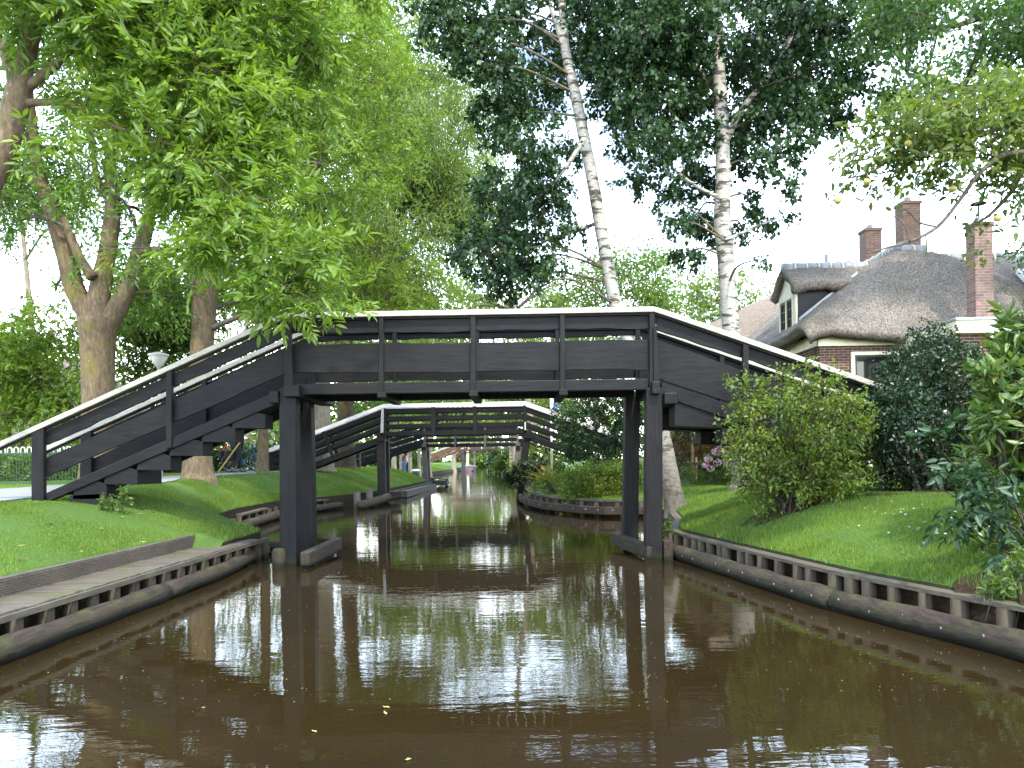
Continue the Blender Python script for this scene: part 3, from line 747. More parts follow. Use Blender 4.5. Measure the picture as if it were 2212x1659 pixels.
def rail_bridge(name, label, Y, dep, RT, rth, rails, beam, posts, bals, mats, brace=None, base=None, ramp_beam=None, nboards=20):
    """a post-and-rail bridge. RT: photo positions of the handrail top; rails: (drop, height) below it;
    beam: (drop, height) of the deck beam; posts: (x top, x foot, width, y foot)"""
    WR, WB, WP = mats
    b = thing(name, ((XZ(RT[1][0], 991, Y)[0] + XZ(RT[2][0], 991, Y)[0]) / 2, Y + dep / 2, 0), label, 'footbridge', 'footbridges over the canal')
    q = lambda pl: [XZ(x, y, Y) for x, y in pl]
    segs = list(zip(RT[:-1], RT[1:]))
    for rear in (0, 1):
        y0 = Y + dep * rear; t = min(.05, dep * .04)
        for (a, c) in segs:
            MB().prism(q([a, c, (c[0], c[1] + rth), (a[0], a[1] + rth)]), y0 - .08, y0 + .09).build('handrail', WR, b)
            for dr, hh in rails:
                MB().prism(q([(a[0], a[1] + dr), (c[0], c[1] + dr), (c[0], c[1] + dr + hh), (a[0], a[1] + dr + hh)]), y0 + .0, y0 + .04).build('rail', WB, b)
            sl = abs(c[1] - a[1]) > 8
            dr, hh = (ramp_beam or beam) if sl else beam
            MB().prism(q([(a[0], a[1] + dr), (c[0], c[1] + dr), (c[0], c[1] + dr + hh), (a[0], a[1] + dr + hh)]), y0 - .02, y0 + .12).build('deck_beam', WB, b)
        for x, dx, w_ in bals:
            t0 = inter(RT, x) + rth; dr = beam[0] + beam[1]
            MB().prism(q([(x - w_ / 2, t0), (x + w_ / 2, t0), (x + dx + w_ / 2, inter(RT, x + dx) + dr + 1), (x + dx - w_ / 2, inter(RT, x + dx) + dr + 1)]), y0 - .055, y0 - .003).build('baluster', WP, b)
        for xt, xf, w_, yf in posts:
            tp = inter(RT, xt) + beam[0] - 1
            MB().prism(q([(xt - w_ / 2, tp), (xt + w_ / 2, tp), (xf + w_ / 2, yf), (xf - w_ / 2, yf)]), y0 - .12, y0 + .1).build('post', WP, b)
    # deck boards
    for (a, c) in segs:
        m = MB(); n = nboards
        dr = ((ramp_beam or beam) if abs(c[1] - a[1]) > 8 else beam)[0]
        A, C_ = XZ(a[0], a[1] + dr + .5, Y), XZ(c[0], c[1] + dr + .5, Y)
        for i in range(n):
            t0, t1 = i / n, (i + .94) / n
            l = lambda t: (A[0] + (C_[0] - A[0]) * t, A[1] + (C_[1] - A[1]) * t)
            p0, p1 = l(t0), l(t1)
            m.prism([p0, p1, (p1[0], p1[1] + .03), (p0[0], p0[1] + .03)], Y + .125, Y + dep - .025)
        m.build('deck_boards', M['grey_wood'], b)
    if brace:
        for pl in brace: MB().prism(q(pl), Y - .12, Y - .06).build('brace', M['rail_grey'], b)
    # cap beams over the posts
    for xt, xf, w_, yf in posts:
        c = XZ(xt, inter(RT, xt) + beam[0] + beam[1] + 3, Y)
        MB().box(c[0] - .11, c[0] + .11, Y - .22, Y + dep + .3, c[1] - .09, c[1] + .09).build('cap_beam', WB, b)
    return b, q

FB = (M['white_paint'], M['far_black_wood'], M['black_tar_post'])
b2, q2 = rail_bridge('footbridge', 'black post and rail footbridge with bright white handrails, framed under the near bridge', 27.0, .85,
    [(574, 972), (829, 873), (1134, 867), (1330, 936)], 8.5, [(10, 9.5), (27, 9), (44, 8.5)], (61, 8), [(823, 826, 17, 1084), (1140, 1121, 15, 1100)],
    [(584, 3, 8), (699, 20, 8), (936, 1, 9), (1025, 1, 8), (829, 0, 7), (1133, 1, 5)], FB, [[(825, 881), (830, 881), (829, 941), (823, 941)], [(1132.5, 912), (1136, 912), (1136, 940), (1133, 940)]], None, (68, 12))
# dark iron rack on its far rail
m = MB()
for i in range(7):
    x = 944 + i * 9.5; k = .6 if i == 0 else 1
    m.prism(q2([(x + i * 1.2, 877), (x + i * 1.2 + 2.4, 877), (x - i * 1.6 + 2.4, 926 + 6 * math.sin(i)), (x - i * 1.6, 926 + 6 * math.sin(i))]), 27.30, 27.33)
for ya, yb in ((884, 892), (903, 907), (922, 928)):
    m.prism(q2([(943, ya), (1003, yb - 3), (1003, yb), (943, ya + 4)]), 27.335, 27.355)
m.prism(q2([(944, 886), (952, 886), (968, 900), (962, 902)]), 27.36, 27.38); m.prism(q2([(980, 905), (1004, 888), (1008, 889), (986, 908)]), 27.36, 27.38)
tag(m.build('slatted_rack', M['metal_black']), 'black slatted rack hanging inside the middle of the second bridge', 'rack')
# pier of logs at its left foot
pr = thing('log_pier', (-4.6, 26, .2), 'pair of mooring stubs and a long grey log at the second bridge foot', 'pier')
m = MB(); log_poly(m, [(-4.72, 23.6, .12), (-4.5, 25.5, .17), (-4.28, 28.4, .26)], .15, 8); m.build('log', M['log_wood'], pr, True)
for x, y, h in ((-4.95, 24.3, .52), (-4.72, 25.2, .58)):
    MB().tube([(x, y, -.4), (x, y, h)], [.12, .11], 8).build('stub_pile', M['grey_post'], pr, True)
MB().beam((-4.9, 27.0, .33), (-3.9, 27.0, .33), .2, .14).build('cross_beam', M['far_black_wood'], pr)
MB().beam((-4.35, 30.5, .15), (-4.1, 40, .12), .28, .25).build('far_log', M['grey_wood'], pr)
# small jetty past the second bridge
jt = thing('jetty', (-5, 43.5, .2), 'small grey plank jetty beyond the second bridge on the left', 'jetty')
a, c = P(888, 1046, 43), P(966, 1043, 43)
MB().box(a.x, c.x, 42.8, 44.4, .08, .32).build('fender_beam', M['grey_wood'], jt)
MB().box(a.x, c.x - .35, 43.2, 44.6, .42, .50).build('plank_deck', M['deck_wood'], jt)
for k in range(3): MB().box(a.x + .3 + k * .8, a.x + .44 + k * .8, 43.3, 43.45, -.3, .42).build('pile', M['pile_wood'], jt)
GW = (M['grey_wood'], M['grey_wood'], M['grey_post'])
rail_bridge('footbridge', 'third bridge, low unpainted grey rails seen below the second bridge', 42.0, 1.25,
    [(752, 966), (914, 915), (1118, 912), (1240, 955)], 5, [(10, 6), (21, 6.5), (33, 7)], (45, 6), [(916, 921, 10, 1064), (1119, 1116, 10, 1062)],
    [(778, 1, 4), (836, 1, 4), (917, 0, 5), (983, 0, 4), (1048, 0, 4), (1118, 0, 4)], (M['far_black_wood'], M['far_black_wood'], M['grey_post']), None, None, (42, 7))
BW = (M['cream_paint'], M['brown_wood'], M['grey_post'])
rail_bridge('footbridge', 'fourth bridge, brown railed with pale handrails, far down the canal', 80.0, 1.3,
    [(928, 979), (994, 953.5), (1102, 951), (1155, 975)], 2.2, [(5, 3.2), (10, 2.6)], (17, 4), [(1000, 1000, 6, 1024), (1095, 1094, 4, 1022)],
    [(935, 0, 1.5), (952, 0, 1.5), (972, 0, 1.5), (1002, 0, 2), (1024, 0, 2), (1052, 0, 2), (1080, 0, 2)], BW, None, None, None, 14)
rail_bridge('footbridge', 'fifth bridge, white railed and partly hidden behind the fourth', 108.0, 1.3,
    [(985, 977), (1008, 962), (1070, 960), (1108, 974)], 2.4, [(4, 2)], (9.5, 2.8), [(1010, 1010, 4, 1016), (1069, 1069, 3, 1014)],
    [(1012, 0, 1.2), (1040, 0, 1.2), (1066, 0, 1.2)], (M['white_paint'], M['grey_wood'], M['pvc_grey']), None, None, None, 12)
rail_bridge('footbridge', 'sixth and farthest bridge, a small dark deck at the end of the canal', 135.0, 1.3,
    [(996, 980), (1016, 969), (1056, 968), (1080, 980)], 1.6, [(3, 2.5)], (6, 3), [(1025, 1025, 4, 1010), (1052, 1052, 2.5, 1008)],
    [(1020, 0, 1), (1036, 0, 1), (1052, 0, 1)], (M['grey_wood'], M['far_black_wood'], M['grey_post']), None, None, None, 10)
# ================================================================ thatched house on the right
def thatch_roof(name, fn, x0, x1, y0, y1, step, mat, parent, thick=.26):
    """roof surface from a height function (None outside the plan), with a thick combed edge"""
    xs, ys = np.arange(x0, x1 + step / 2, step), np.arange(y0, y1 + step / 2, step)
    idx, V, Fc = {}, [], []; jr = random.Random(len(name))
    for i, x in enumerate(xs):
        for j, y in enumerate(ys):
            z = fn(x, y)
            if z is not None:
                idx[i, j] = len(V)
                z += .022 * math.sin(x * 5.1 + 2 * math.sin(y * 3.3)) * math.sin(y * 4.7) + .012 * math.sin(x * 13 + y * 9) + jr.uniform(-.014, .014)
                V.append((x, y, z))
    for (i, j) in list(idx):
        q = [(i, j), (i + 1, j), (i + 1, j + 1), (i, j + 1)]
        if all(k in idx for k in q): Fc.append([idx[k] for k in q])
    org = np.array(world_origin(parent))
    o = link_mesh(name, np_mesh(name, np.array(V) - org, np.array(Fc)), mat, parent, True)
    s = o.modifiers.new('thickness', 'SOLIDIFY'); s.thickness = thick; s.offset = -1
    return o
def smin(vals, k=.28):
    m = min(vals); return m - k * math.log(sum(math.exp(-(v - m) / k) for v in vals))
def ridge_tiles(m, mm, p, q, r=.17, step=.38):
    """half round ridge tiles with pale mortar rings"""
    p, q = Vector(p), Vector(q); d = q - p; n = max(1, round(d.length / step))
    for i in range(n):
        a, b = p + d * (i / n), p + d * ((i + .9) / n)
        m.tube([a, b], [r, r * .97], 14)
        mm.tube([p + d * ((i + .9) / n), p + d * ((i + 1.0) / n)], [r * 1.08, r * 1.08], 14)
def window(parent, x0, x1, y, z0, z1, face='front', bars=0, mid=False, frame='window_cream', sash='dark_green_paint'):
    """a framed window: face 'front' looks at -y from plane y; 'left' looks at -x from plane x=y"""
    def bx(m, a, b, d0, d1, c, e):
        if face == 'front': m.box(a, b, y - d1, y - d0, c, e)
        else: m.box(y - d1, y - d0, a, b, c, e)
    fr = MB(); w = .085
    bx(fr, x0, x0 + w, .002, .07, z0, z1); bx(fr, x1 - w, x1, .002, .07, z0, z1)
    bx(fr, x0 + w, x1 - w, .002, .07, z1 - w, z1); bx(fr, x0 + w, x1 - w, .002, .07, z0, z0 + w)
    if mid: bx(fr, (x0 + x1) / 2 - .04, (x0 + x1) / 2 + .04, .002, .072, z0 + w, z1 - w)
    f = fr.build('window', M[frame], parent, False, .006)
    s = MB(); g = MB(); k = .05
    parts = [(x0 + w, (x0 + x1) / 2 - .04), ((x0 + x1) / 2 + .04, x1 - w)] if mid else [(x0 + w, x1 - w)]
    for a, b in parts:
        bx(s, a, a + k, .004, .05, z0 + w, z1 - w); bx(s, b - k, b, .004, .05, z0 + w, z1 - w)
        bx(s, a + k, b - k, .004, .05, z1 - w - k, z1 - w); bx(s, a + k, b - k, .004, .05, z0 + w, z0 + w + k)
        for i in range(1, bars + 1):
            zz = z0 + w + (z1 - z0 - 2 * w) * i / (bars + 1); bx(s, a + k, b - k, .006, .04, zz - .012, zz + .012)
        if bars: xm = (a + b) / 2; bx(s, xm - .012, xm + .012, .007, .038, z0 + w + k, z1 - w - k)
        bx(g, a + k * .5, b - k * .5, .010, .018, z0 + w + k * .5, z1 - w - k * .5)
    s.build('sash', M[sash], f); g.build('pane', M['window_glass'], f)
    return f
hs = thing('thatched_house', (10, 22, .9), 'brown brick house with a grey thatched roof, ridge tiles and three chimneys', 'house')
XL, XR, YFr, YBk, XRL, XRR, ZE, ZR = 6.95, 14.65, 17.85, 29.0, 10.45, 11.15, 4.48, 7.12
def main_roof(x, y):
    z1 = z2 = None
    if XL <= x <= XR and YFr <= y <= YBk:
        z1 = smin([ZE + (x - XL) * .80, ZE + (XR - x) * .80, ZE - .2 + (y - YFr) * 1.16, ZR])
        z1 += .20 * math.exp(-((x - XL - .5) ** 2 + (y - YFr - .3) ** 2) / 1.1)
        e = min(x - XL, XR - x, y - YFr); z1 -= .05 * math.exp(-e / .12)
    if x >= 9.6 and 19.6 <= y <= 26 and x <= 22:
        z2 = smin([ZE + .1 + (y - 19.6) * .98, ZE + (26 - y) * .98, ZR + .2])
    if z1 is None: return z2
    return z1 if z2 is None else max(z1, z2)
thatch_roof('roof', main_roof, XL, 22, YFr, 29, .11, M['thatch'], hs)
m, mm = MB(), MB()
ridge_tiles(m, mm, (10.5, 20.45, 6.88), (11.1, 20.45, 6.88), .17, .30)
ridge_tiles(m, mm, (10.55, 20.5, 7.0), (10.7, 29, 7.05), .17)
ridge_tiles(m, mm, (11.6, 22.6, 7.2), (22, 22.7, 7.2), .18, .45)
m.build('ridge_tiles', M['ridge_tile'], hs, True); mm.build('ridge_mortar', M['mortar_cream'], hs, True)
# walls
MB().box(7.42, 14.1, 18.32, 28.6, .7, 4.62).build('wall', M['brick'], hs, False, 0, True)
MB().box(14.1, 21.6, 20.1, 25.5, .7, 4.5).build('wall', M['brick'], hs, False, 0, True)
m = MB(); m.box(7.36, 7.418, 18.26, 28.4, 4.10, 4.38); m.box(7.36, 9.4, 18.262, 18.318, 4.08, 4.30)
m.build('eaves_board', M['window_cream'], hs)
window(hs, 8.15, 9.35, 18.32, 2.1, 3.93)
window(hs, 18.75, 19.75, 7.42, 2.3, 3.62, 'left')
window(hs, 21.6, 22.6, 7.42, 2.3, 3.55, 'left')
for y0, y1 in ((18.66, 18.72), (19.78, 20.3), (21.05, 21.58), (22.62, 23.1)):
    MB().box(7.36, 7.40, y0, y1, 2.35, 3.55).build('shutter', M['dark_green_paint'], hs, False, .006)
MB().box(7.28, 7.40, 20.35, 20.95, 3.35, 4.1).build('wall_panel', M['grey_post'], hs, False, .01)
m = MB()
for y in (18.55, 20.33): m.box(7.385, 7.405, y, y + .03, 3.35, 4.05)
m.build('wall_anchors', M['metal_black'], hs)
# dormer on the left slope
yA, yB, xf = 19.98, 21.2, 7.52
def dz_(x): return 0
MB().prism_to([(xf, yA, 4.6), (xf, yB, 4.6), (xf, yB, 5.95), (xf, (yA + yB) / 2, 6.35), (xf, yA, 5.95)], (1.9, 0, 0)).build('dormer_body', M['black_board'], hs)
m = MB(); m.prism_to([(xf - .05, yA - .03, 4.72), (xf - .05, yA + .12, 4.72), (xf - .05, yA + .12, 5.92), (xf - .05, yA - .03, 5.92)], (.05, 0, 0))
m.prism_to([(xf - .05, yA + .12, 5.72), (xf - .05, yB, 5.72), (xf - .05, yB, 5.95), (xf - .05, (yA + yB) / 2, 6.3), (xf - .05, yA + .12, 6.0)], (.05, 0, 0))
m.build('dormer_trim', M['window_cream'], hs)
window(hs, yA + .13, yB - .05, xf, 4.78, 5.72, 'left', 2, True)
def dormer_roof(x, y):
    yc = (yA + yB) / 2
    if abs(y - yc) > .92: return None
    return smin([6.58, 6.62 - abs(y - yc) * .78], .06) - .10 * math.exp(-(x - (xf - .23)) / .12)
thatch_roof('dormer_roof', dormer_roof, xf - .2, 9.65, yA - .3, yB + .35, .075, M['thatch'], hs, .22)
m, mm = MB(), MB(); ridge_tiles(m, mm, (xf - .16, (yA + yB) / 2, 6.50), (9.6, (yA + yB) / 2, 6.50), .16, .34)
m.build('ridge_tiles', M['ridge_tile'], hs, True); mm.build('ridge_mortar', M['mortar_cream'], hs, True)
MB().prism_to([(7.55, yA - .035, 4.98), (9.1, yA - .035, 6.18), (9.1, yA - .035, 6.26), (7.55, yA - .035, 5.06)], (0, .033, 0)).build('lead_flashing', M['zinc'], hs)
# chimneys
for nm, x0, x1, y0, y1, z0, z1, mt in (('chimney', 10.62, 11.08, 22.7, 23.15, 6.2, 8.12, 'brick_pink'), ('chimney', 10.78, 11.26, 20.85, 21.3, 6.2, 8.3, 'brick_pink'), ('chimney', 10.50, 10.90, 17.2, 17.55, 3.9, 6.60, 'brick_pink')):
    m = MB(); m.box(x0, x1, y0, y1, z0, z1); m.box(x0 - .03, x1 + .03, y0 - .03, y1 + .03, z1, z1 + .07)
    c = m.build(nm, M[mt], hs, False, 0, True)
    MB().tube([((x0 + x1) / 2, (y0 + y1) / 2, z1 + .06), ((x0 + x1) / 2, (y0 + y1) / 2, z1 + .22)], [.10, .085], 10).build('chimney_pot', M['ridge_tile'], c)
cc = MB(); cc.tube([(10.70, 17.38, 6.7), (10.70, 17.38, 7.12)], [.02, .02], 6); cc.tube([(10.70, 17.38, 7.12), (10.70, 17.38, 7.15)], [.17, .15], 12)
cc.build('cowl', M['metal_black'], hs)
MB().tube([(8.7, 20.9, 6.4), (8.7, 20.9, 6.95)], [.06, .06], 8).build('flue_pipe', M['zinc'], hs)
# skylight in the right wing
sk = MB(); sk.prism_to([(14.25, 21.0, 6.00), (14.85, 21.0, 6.00), (14.85, 21.5, 6.49), (14.25, 21.5, 6.49)], (0, -.08, .10)); sk.build('skylight', M['white_paint'], hs)
sk = MB(); sk.prism_to([(14.32, 20.97, 6.12), (14.78, 20.97, 6.12), (14.78, 21.38, 6.52), (14.32, 21.38, 6.52)], (0, -.02, .025)); sk.build('skylight_pane', M['window_glass'], hs)
# flat roofed bay
bay = thing('flat_roofed_bay', (11, 17, .9), 'flat roofed brick extension with a cream fascia against the thatched house', 'extension')
MB().box(9.48, 14.5, 16.1, 18.31, .7, 4.0).build('wall', M['brick'], bay, False, 0, True)
m = MB(); m.box(9.32, 14.7, 15.94, 18.30, 3.98, 4.24); m.build('fascia', M['window_cream'], bay, False, .01)
m = MB(); m.box(9.29, 14.73, 15.91, 18.28, 4.242, 4.30); m.build('zinc_edge', M['zinc'], bay, False, .01)
window(bay, 16.55, 17.85, 9.48, 2.3, 3.82, 'left', 1, True)
m = MB(); m.tube([(10.1, 15.99, 3.98), (10.1, 15.99, 3.86), (10.18, 16.03, 3.66), (10.18, 16.03, 1.0)], [.055, .05, .045, .045], 10); m.build('drainpipe', M['pvc_grey'], bay, True)
# thatched barn behind, sunlight painted into its thatch colour
bn = thing('thatched_barn', (10, 30, .8), 'barn with thatch painted in a sunlit tone behind the grey thatched house', 'barn')
def barn_roof(x, y):
    z = smin([6.1 + (x - 6.75) * .47, 4.9 + (y - 26.3) * .95, 6.1 + (16.5 - x) * .47, 5.2 + (36 - y) * .95], .2)
    e = min(x - 6.75, y - 26.3); return z - .06 * math.exp(-e / .15)
thatch_roof('roof', barn_roof, 6.75, 16.5, 26.3, 36, .14, M['thatch_sunlit_tone'], bn, .32)
MB().box(7.1, 16.1, 29.2, 35.6, .6, 5.4).build('wall', M['brick'], bn, False, 0, True)
# thatched houses glimpsed through the trees on the left
for nm, x0, y0, wd, dp, ze, sl, lab in (('cottage', -19.5, 24.5, 7, 7, 2.5, .95, 'thatched cottage glimpsed through the leaves beside the street lamp'), ('cottage', -29, 32, 9, 9, 3.0, 1.0, 'thatched cottage glimpsed at the far left edge')):
    c = thing(nm, (x0 + wd / 2, y0 + dp / 2, .9), lab, 'house')
    MB().box(x0 + .4, x0 + wd - .4, y0 + .4, y0 + dp - .4, .7, ze + .25).build('wall', M['brick'], c, False, 0, True)
    thatch_roof('roof', lambda x, y: smin([ze + (x - x0) * sl, ze + (x0 + wd - x) * sl, ze + (y - y0) * sl, ze + (y0 + dp - y) * sl], .25), x0, x0 + wd, y0, y0 + dp, .25, M['thatch'], c)
    window(c, x0 + 1.2, x0 + 2.5, y0 + .4, 1.6, 2.6, 'front', 1)
# ================================================================ plants
def _norm(a): return a / np.maximum(np.linalg.norm(a, axis=1, keepdims=True), 1e-9)
def blob_leaves(blobs, rng, per, spread, droop, wild, shell=2.0):
    """leaf positions and directions clumped along branchlets inside ellipsoids (centre, radii, count)"""
    Ps, Ds, cl = [], [], []
    for c, r, n in blobs:
        n = int(n)
        if n < 1: continue
        ncl = max(1, int(n / per)); u = _norm(rng.normal(size=(ncl, 3))); rad = rng.random((ncl, 1)) ** (1 / shell)
        pc = np.array(c) + u * rad * np.array(r)
        i = rng.integers(ncl, size=n)
        t = rng.random((n, 1))
        dirs = _norm(u + rng.normal(size=(ncl, 3)) * .6 + np.array([0, 0, -droop * .6]))
        Ps.append(pc[i] + dirs[i] * (t - .35) * spread * 2.6 + rng.normal(size=(n, 3)) * spread * .45)
        Ds.append(_norm(dirs[i] * .8 + rng.normal(size=(n, 3)) * wild + np.array([0, 0, -droop])))
        cl += [(Vector(c), Vector(p), Vector(d)) for p, d in zip(pc, dirs)]
    return np.concatenate(Ps), np.concatenate(Ds), cl
def leaf_geo(p, d, L, W, rng, shape='ovate', up_bias=1.0):
    n = len(p); L = (np.ones(n) * L if np.isscalar(L) else L)[:, None]; W = (np.ones(n) * W if np.isscalar(W) else W)[:, None]
    up = _norm(np.array([0, 0, up_bias]) + rng.normal(size=(n, 3)) * .75)
    s = _norm(np.cross(d, up)); nr = np.cross(s, d)
    fold = .18 * W
    if shape == 'quad':
        v = np.stack([p, p + d * L * .42 - s * W / 2 + nr * fold, p + d * L - nr * fold, p + d * L * .42 + s * W / 2 + nr * fold], 1)
        f = np.arange(4 * n).reshape(n, 4)
        return v.reshape(-1, 3), f
    v = np.stack([p, p + d * L * .30 - s * W * .48 + nr * fold, p + d * L * .68 - s * W * .36 + nr * fold * .6, p + d * L - nr * fold * 1.2,
                  p + d * L * .68 + s * W * .36 + nr * fold * .6, p + d * L * .30 + s * W * .48 + nr * fold], 1)
    b = np.arange(n)[:, None] * 6
    f = np.concatenate([b + np.array([[0, 1, 2, 3]]), b + np.array([[0, 3, 4, 5]])], 1).reshape(-1, 4)
    return v.reshape(-1, 3), f
def pinnate(p, d, size, rng, pairs=3, shape='ovate', wr=.33):
    """compound leaves: leaflets in pairs along a drooping stalk"""
    n = len(p); sz = (size * (.75 + .5 * rng.random(n)))[:, None]
    up = _norm(np.array([0, 0, 1.0]) + rng.normal(size=(n, 3)) * .45); s = _norm(np.cross(d, up)); 
    PP, DD, LL = [], [], []
    for k in range(pairs):
        t = .28 + .62 * k / max(1, pairs - 1) * .95
        q = p + d * sz * t + np.array([0, 0, -1.0]) * sz * .16 * t * t
        for sg in (-1, 1):
            PP.append(q); DD.append(_norm(d * .62 + s * sg * .8 + np.array([0, 0, -.12]) + rng.normal(size=(n, 3)) * .14)); LL.append(sz[:, 0] * .40 * (.7 + .55 * rng.random(n)))
    PP.append(p + d * sz * .95 + np.array([0, 0, -1.0]) * sz * .15); DD.append(_norm(d + np.array([0, 0, -.3]) + rng.normal(size=(n, 3)) * .1)); LL.append(sz[:, 0] * .42)
    PP, DD, LL = np.concatenate(PP), np.concatenate(DD), np.concatenate(LL)
    return leaf_geo(PP, DD, LL, LL * wr, rng, shape)
LEAF = {  # kind, length, width, leaves per branchlet, branchlet spread, droop, wildness
    'ash':   dict(kind='pinnate', L=.34, pairs=4, per=7, spread=.17, droop=.04, wild=.5, shape='ovate'),
    'ashfar': dict(kind='pinnate', L=.34, pairs=3, per=10, spread=.28, droop=.3, wild=.5, shape='quad'),
    'birch': dict(kind='simple', L=.098, W=.075, per=30, spread=.125, droop=.5, wild=.6, shape='quad'),
    'willow': dict(kind='simple', L=.20, W=.05, per=30, spread=.34, droop=.5, wild=.5, shape='quad'),
    'broad': dict(kind='simple', L=.12, W=.075, per=24, spread=.25, droop=.25, wild=.7, shape='quad'),
    'far':   dict(kind='simple', L=.30, W=.17, per=26, spread=.6, droop=.25, wild=.8, shape='quad'),
    'walnut': dict(kind='pinnate', L=.36, pairs=2, per=7, spread=.2, droop=.55, wild=.4, shape='ovate', wr=.45),
}
def leaf_mesh(name, blobs, spec, rng, mat, parent, density=1.0):
    P_, D_, cl = blob_leaves([(c, r, n * density) for c, r, n in blobs], rng, spec['per'], spec['spread'], spec['droop'], spec['wild'], spec.get('shell', 2.0))
    if spec['kind'] == 'pinnate': v, f = pinnate(P_, D_, spec['L'], rng, spec['pairs'], spec['shape'], spec.get('wr', .33))
    else:
        k = .55 + .85 * rng.random(len(P_)); v, f = leaf_geo(P_, D_, spec['L'] * k, spec['W'] * k, rng, spec['shape'])
    org = np.array(world_origin(parent)) if parent else 0
    return link_mesh(name, np_mesh(name, v - org, f), mat, parent), cl
def twigs(cl, rng, parent, mat, r=.008, keep=.6, name='branches', m=None):
    m = m or MB()
    for c, p, d in cl:
        if rng.random() > keep: continue
        mid = c.lerp(p, .55) + Vector(rng.normal(size=3)) * (p - c).length * .10
        m.tube([c, mid, p, p + d * r * 22], [r, r * .8, r * .5, r * .25], 4, False)
    if m.v: m.build(name, mat, parent, True)
def tree(name, label, stems, blobs, spec, bark, leaf, seed, cat='tree', group=None, limb_r=.035, twig_r=.008, twig_keep=.5, density=1.0, leaf_part='crown', trunk_part='trunk', limb_every=1, limb_max=99, stem_n=14):
    rng = np.random.default_rng(seed); pr_ = random.Random(seed)
    base = Vector(stems[0][0][0]); t = thing(name, base, label, cat, group)
    m = MB(); dense = []
    for k, st in enumerate(stems):
        cp = curve_pts(st, 5); dense += cp
        m.tube([p for p, r in cp], [r for p, r in cp], stem_n, True, .06, pr_)
    m.build(trunk_part, bark, t, True); m = MB()
    for i, (c, r, n) in enumerate(blobs):
        if i % limb_every: continue
        c = Vector(c); best = None
        for p, pr2 in dense:
            dd = (p - c).length + max(0, p.z - c.z + .1) * 2.0
            if best is None or dd < best[0]: best = (dd, p, pr2)
        p, r0 = best[1], min(best[2] * .55, limb_r * (1 + .25 * (best[1] - c).length))
        if (p - c).length < .15 or (p - c).length > limb_max: continue
        mid = p.lerp(c, .5) + Vector((pr_.uniform(-.1, .1), pr_.uniform(-.1, .1), .12)) * (p - c).length
        cp = curve_pts([(p, r0), (mid, r0 * .7), (c, r0 * .38)], 5)
        m.tube([a for a, b in cp], [b for a, b in cp], 6, False, .05, pr_)
    o, cl = leaf_mesh(leaf_part, blobs, spec, rng, leaf, t, density)
    twigs(cl, rng, t, M['branch_bark'], twig_r, twig_keep, 'branches', m)
    return t
def B(px, py, Y, r, n, ry=None, rz=None):
    return (P(px, py, Y), (r, ry or r, rz or r * .85), n)
def region(poly, Y0, Y1, r0, r1, count, n, seed, holes=()):
    """blob centres scattered through a patch of the photo between two distances"""
    rg = random.Random(seed); xs = [p[0] for p in poly]; ys = [p[1] for p in poly]; out = []
    def inside(x, y):
        k = False
        for i in range(len(poly)):
            (x1, y1), (x2, y2) = poly[i], poly[i - 1]
            if (y1 > y) != (y2 > y) and x < (x2 - x1) * (y - y1) / (y2 - y1) + x1: k = not k
        return k
    tries = 0
    while len(out) < count and tries < 4000:
        tries += 1
        x, y = rg.uniform(min(xs), max(xs)), rg.uniform(min(ys), max(ys))
        if not inside(x, y) or any((x - hx) ** 2 + (y - hy) ** 2 < hr * hr for hx, hy, hr in holes): continue
        Y = rg.uniform(Y0, Y1); r = rg.uniform(r0, r1)
        out.append((P(x, y, Y), (r * 1.1, r * 1.1, r * .62), n * (r / r1) ** 2))
    return out
def S(pts, Y, ground=True):
    """a stem from photo positions (px, py, width px[, Y])"""
    out = []
    for p in pts:
        yy = p[3] if len(p) > 3 else Y
        out.append((P(p[0], p[1], yy), p[2] * yy / F / 2))
    return out
def rooted(st):
    p, r = st[0]
    g = Vector((p.x, p.y, hz(p.x, p.y) - .08))
    return [(g - Vector((0, 0, .45)), r * 1.75), (g + Vector((0, 0, .02)), r * 1.42), (g + Vector((0, 0, .3)), r * 1.13)] + [s for s in st if s[0].z > g.z + .4]
AB, DB, PB = M['ash_bark'], M['dark_bark'], M['pale_bark']

# ---- near ash on the left edge, hanging over the bridge
Y1 = 9.5
st = [rooted(S([(-78, 1040, 62), (-66, 600, 60), (-38, 430, 58), (8, 317, 55), (38, 215, 52), (47, 150, 46)], Y1)),
      S([(45, 165, 40), (62, 90, 40), (78, 0, 34), (90, -160, 24), (120, -320, 14)], Y1),
      S([(42, 190, 26), (12, 120, 24), (-20, 40, 20), (-60, -120, 14)], Y1),
      S([(36, 226, 24), (68, 222, 17), (120, 222, 14), (172, 236, 12), (196, 290, 9), (207, 310, 6)], Y1),
      S([(38, 205, 26), (84, 170, 20), (120, 140, 17), (178, 92, 12), (300, 40, 8, 9.7), (420, 20, 6, 9.9)], Y1),
      S([(70, 56, 24), (110, 36, 18), (150, 18, 15), (240, -40, 10)], Y1),
      S([(172, 236, 10), (240, 270, 8, 9.4), (330, 300, 7, 9.3), (430, 330, 5, 9.4), (540, 350, 3, 9.7)], Y1), S([(300, 40, 8, 9.7), (400, 110, 7, 9.7), (480, 170, 5, 9.9), (600, 210, 4, 10.3)], Y1),
      S([(330, 300, 6, 9.3), (400, 400, 5, 9.2), (480, 500, 4, 9.2), (580, 590, 3, 9.2), (680, 650, 2, 9.2)], Y1), S([(430, 330, 5, 9.4), (520, 420, 4, 9.3), (610, 440, 3, 9.7), (660, 530, 2, 9.6)], Y1), S([(480, 500, 3, 9.2), (560, 540, 3, 9.2), (650, 560, 2, 9.5)], Y1)]
bl = []
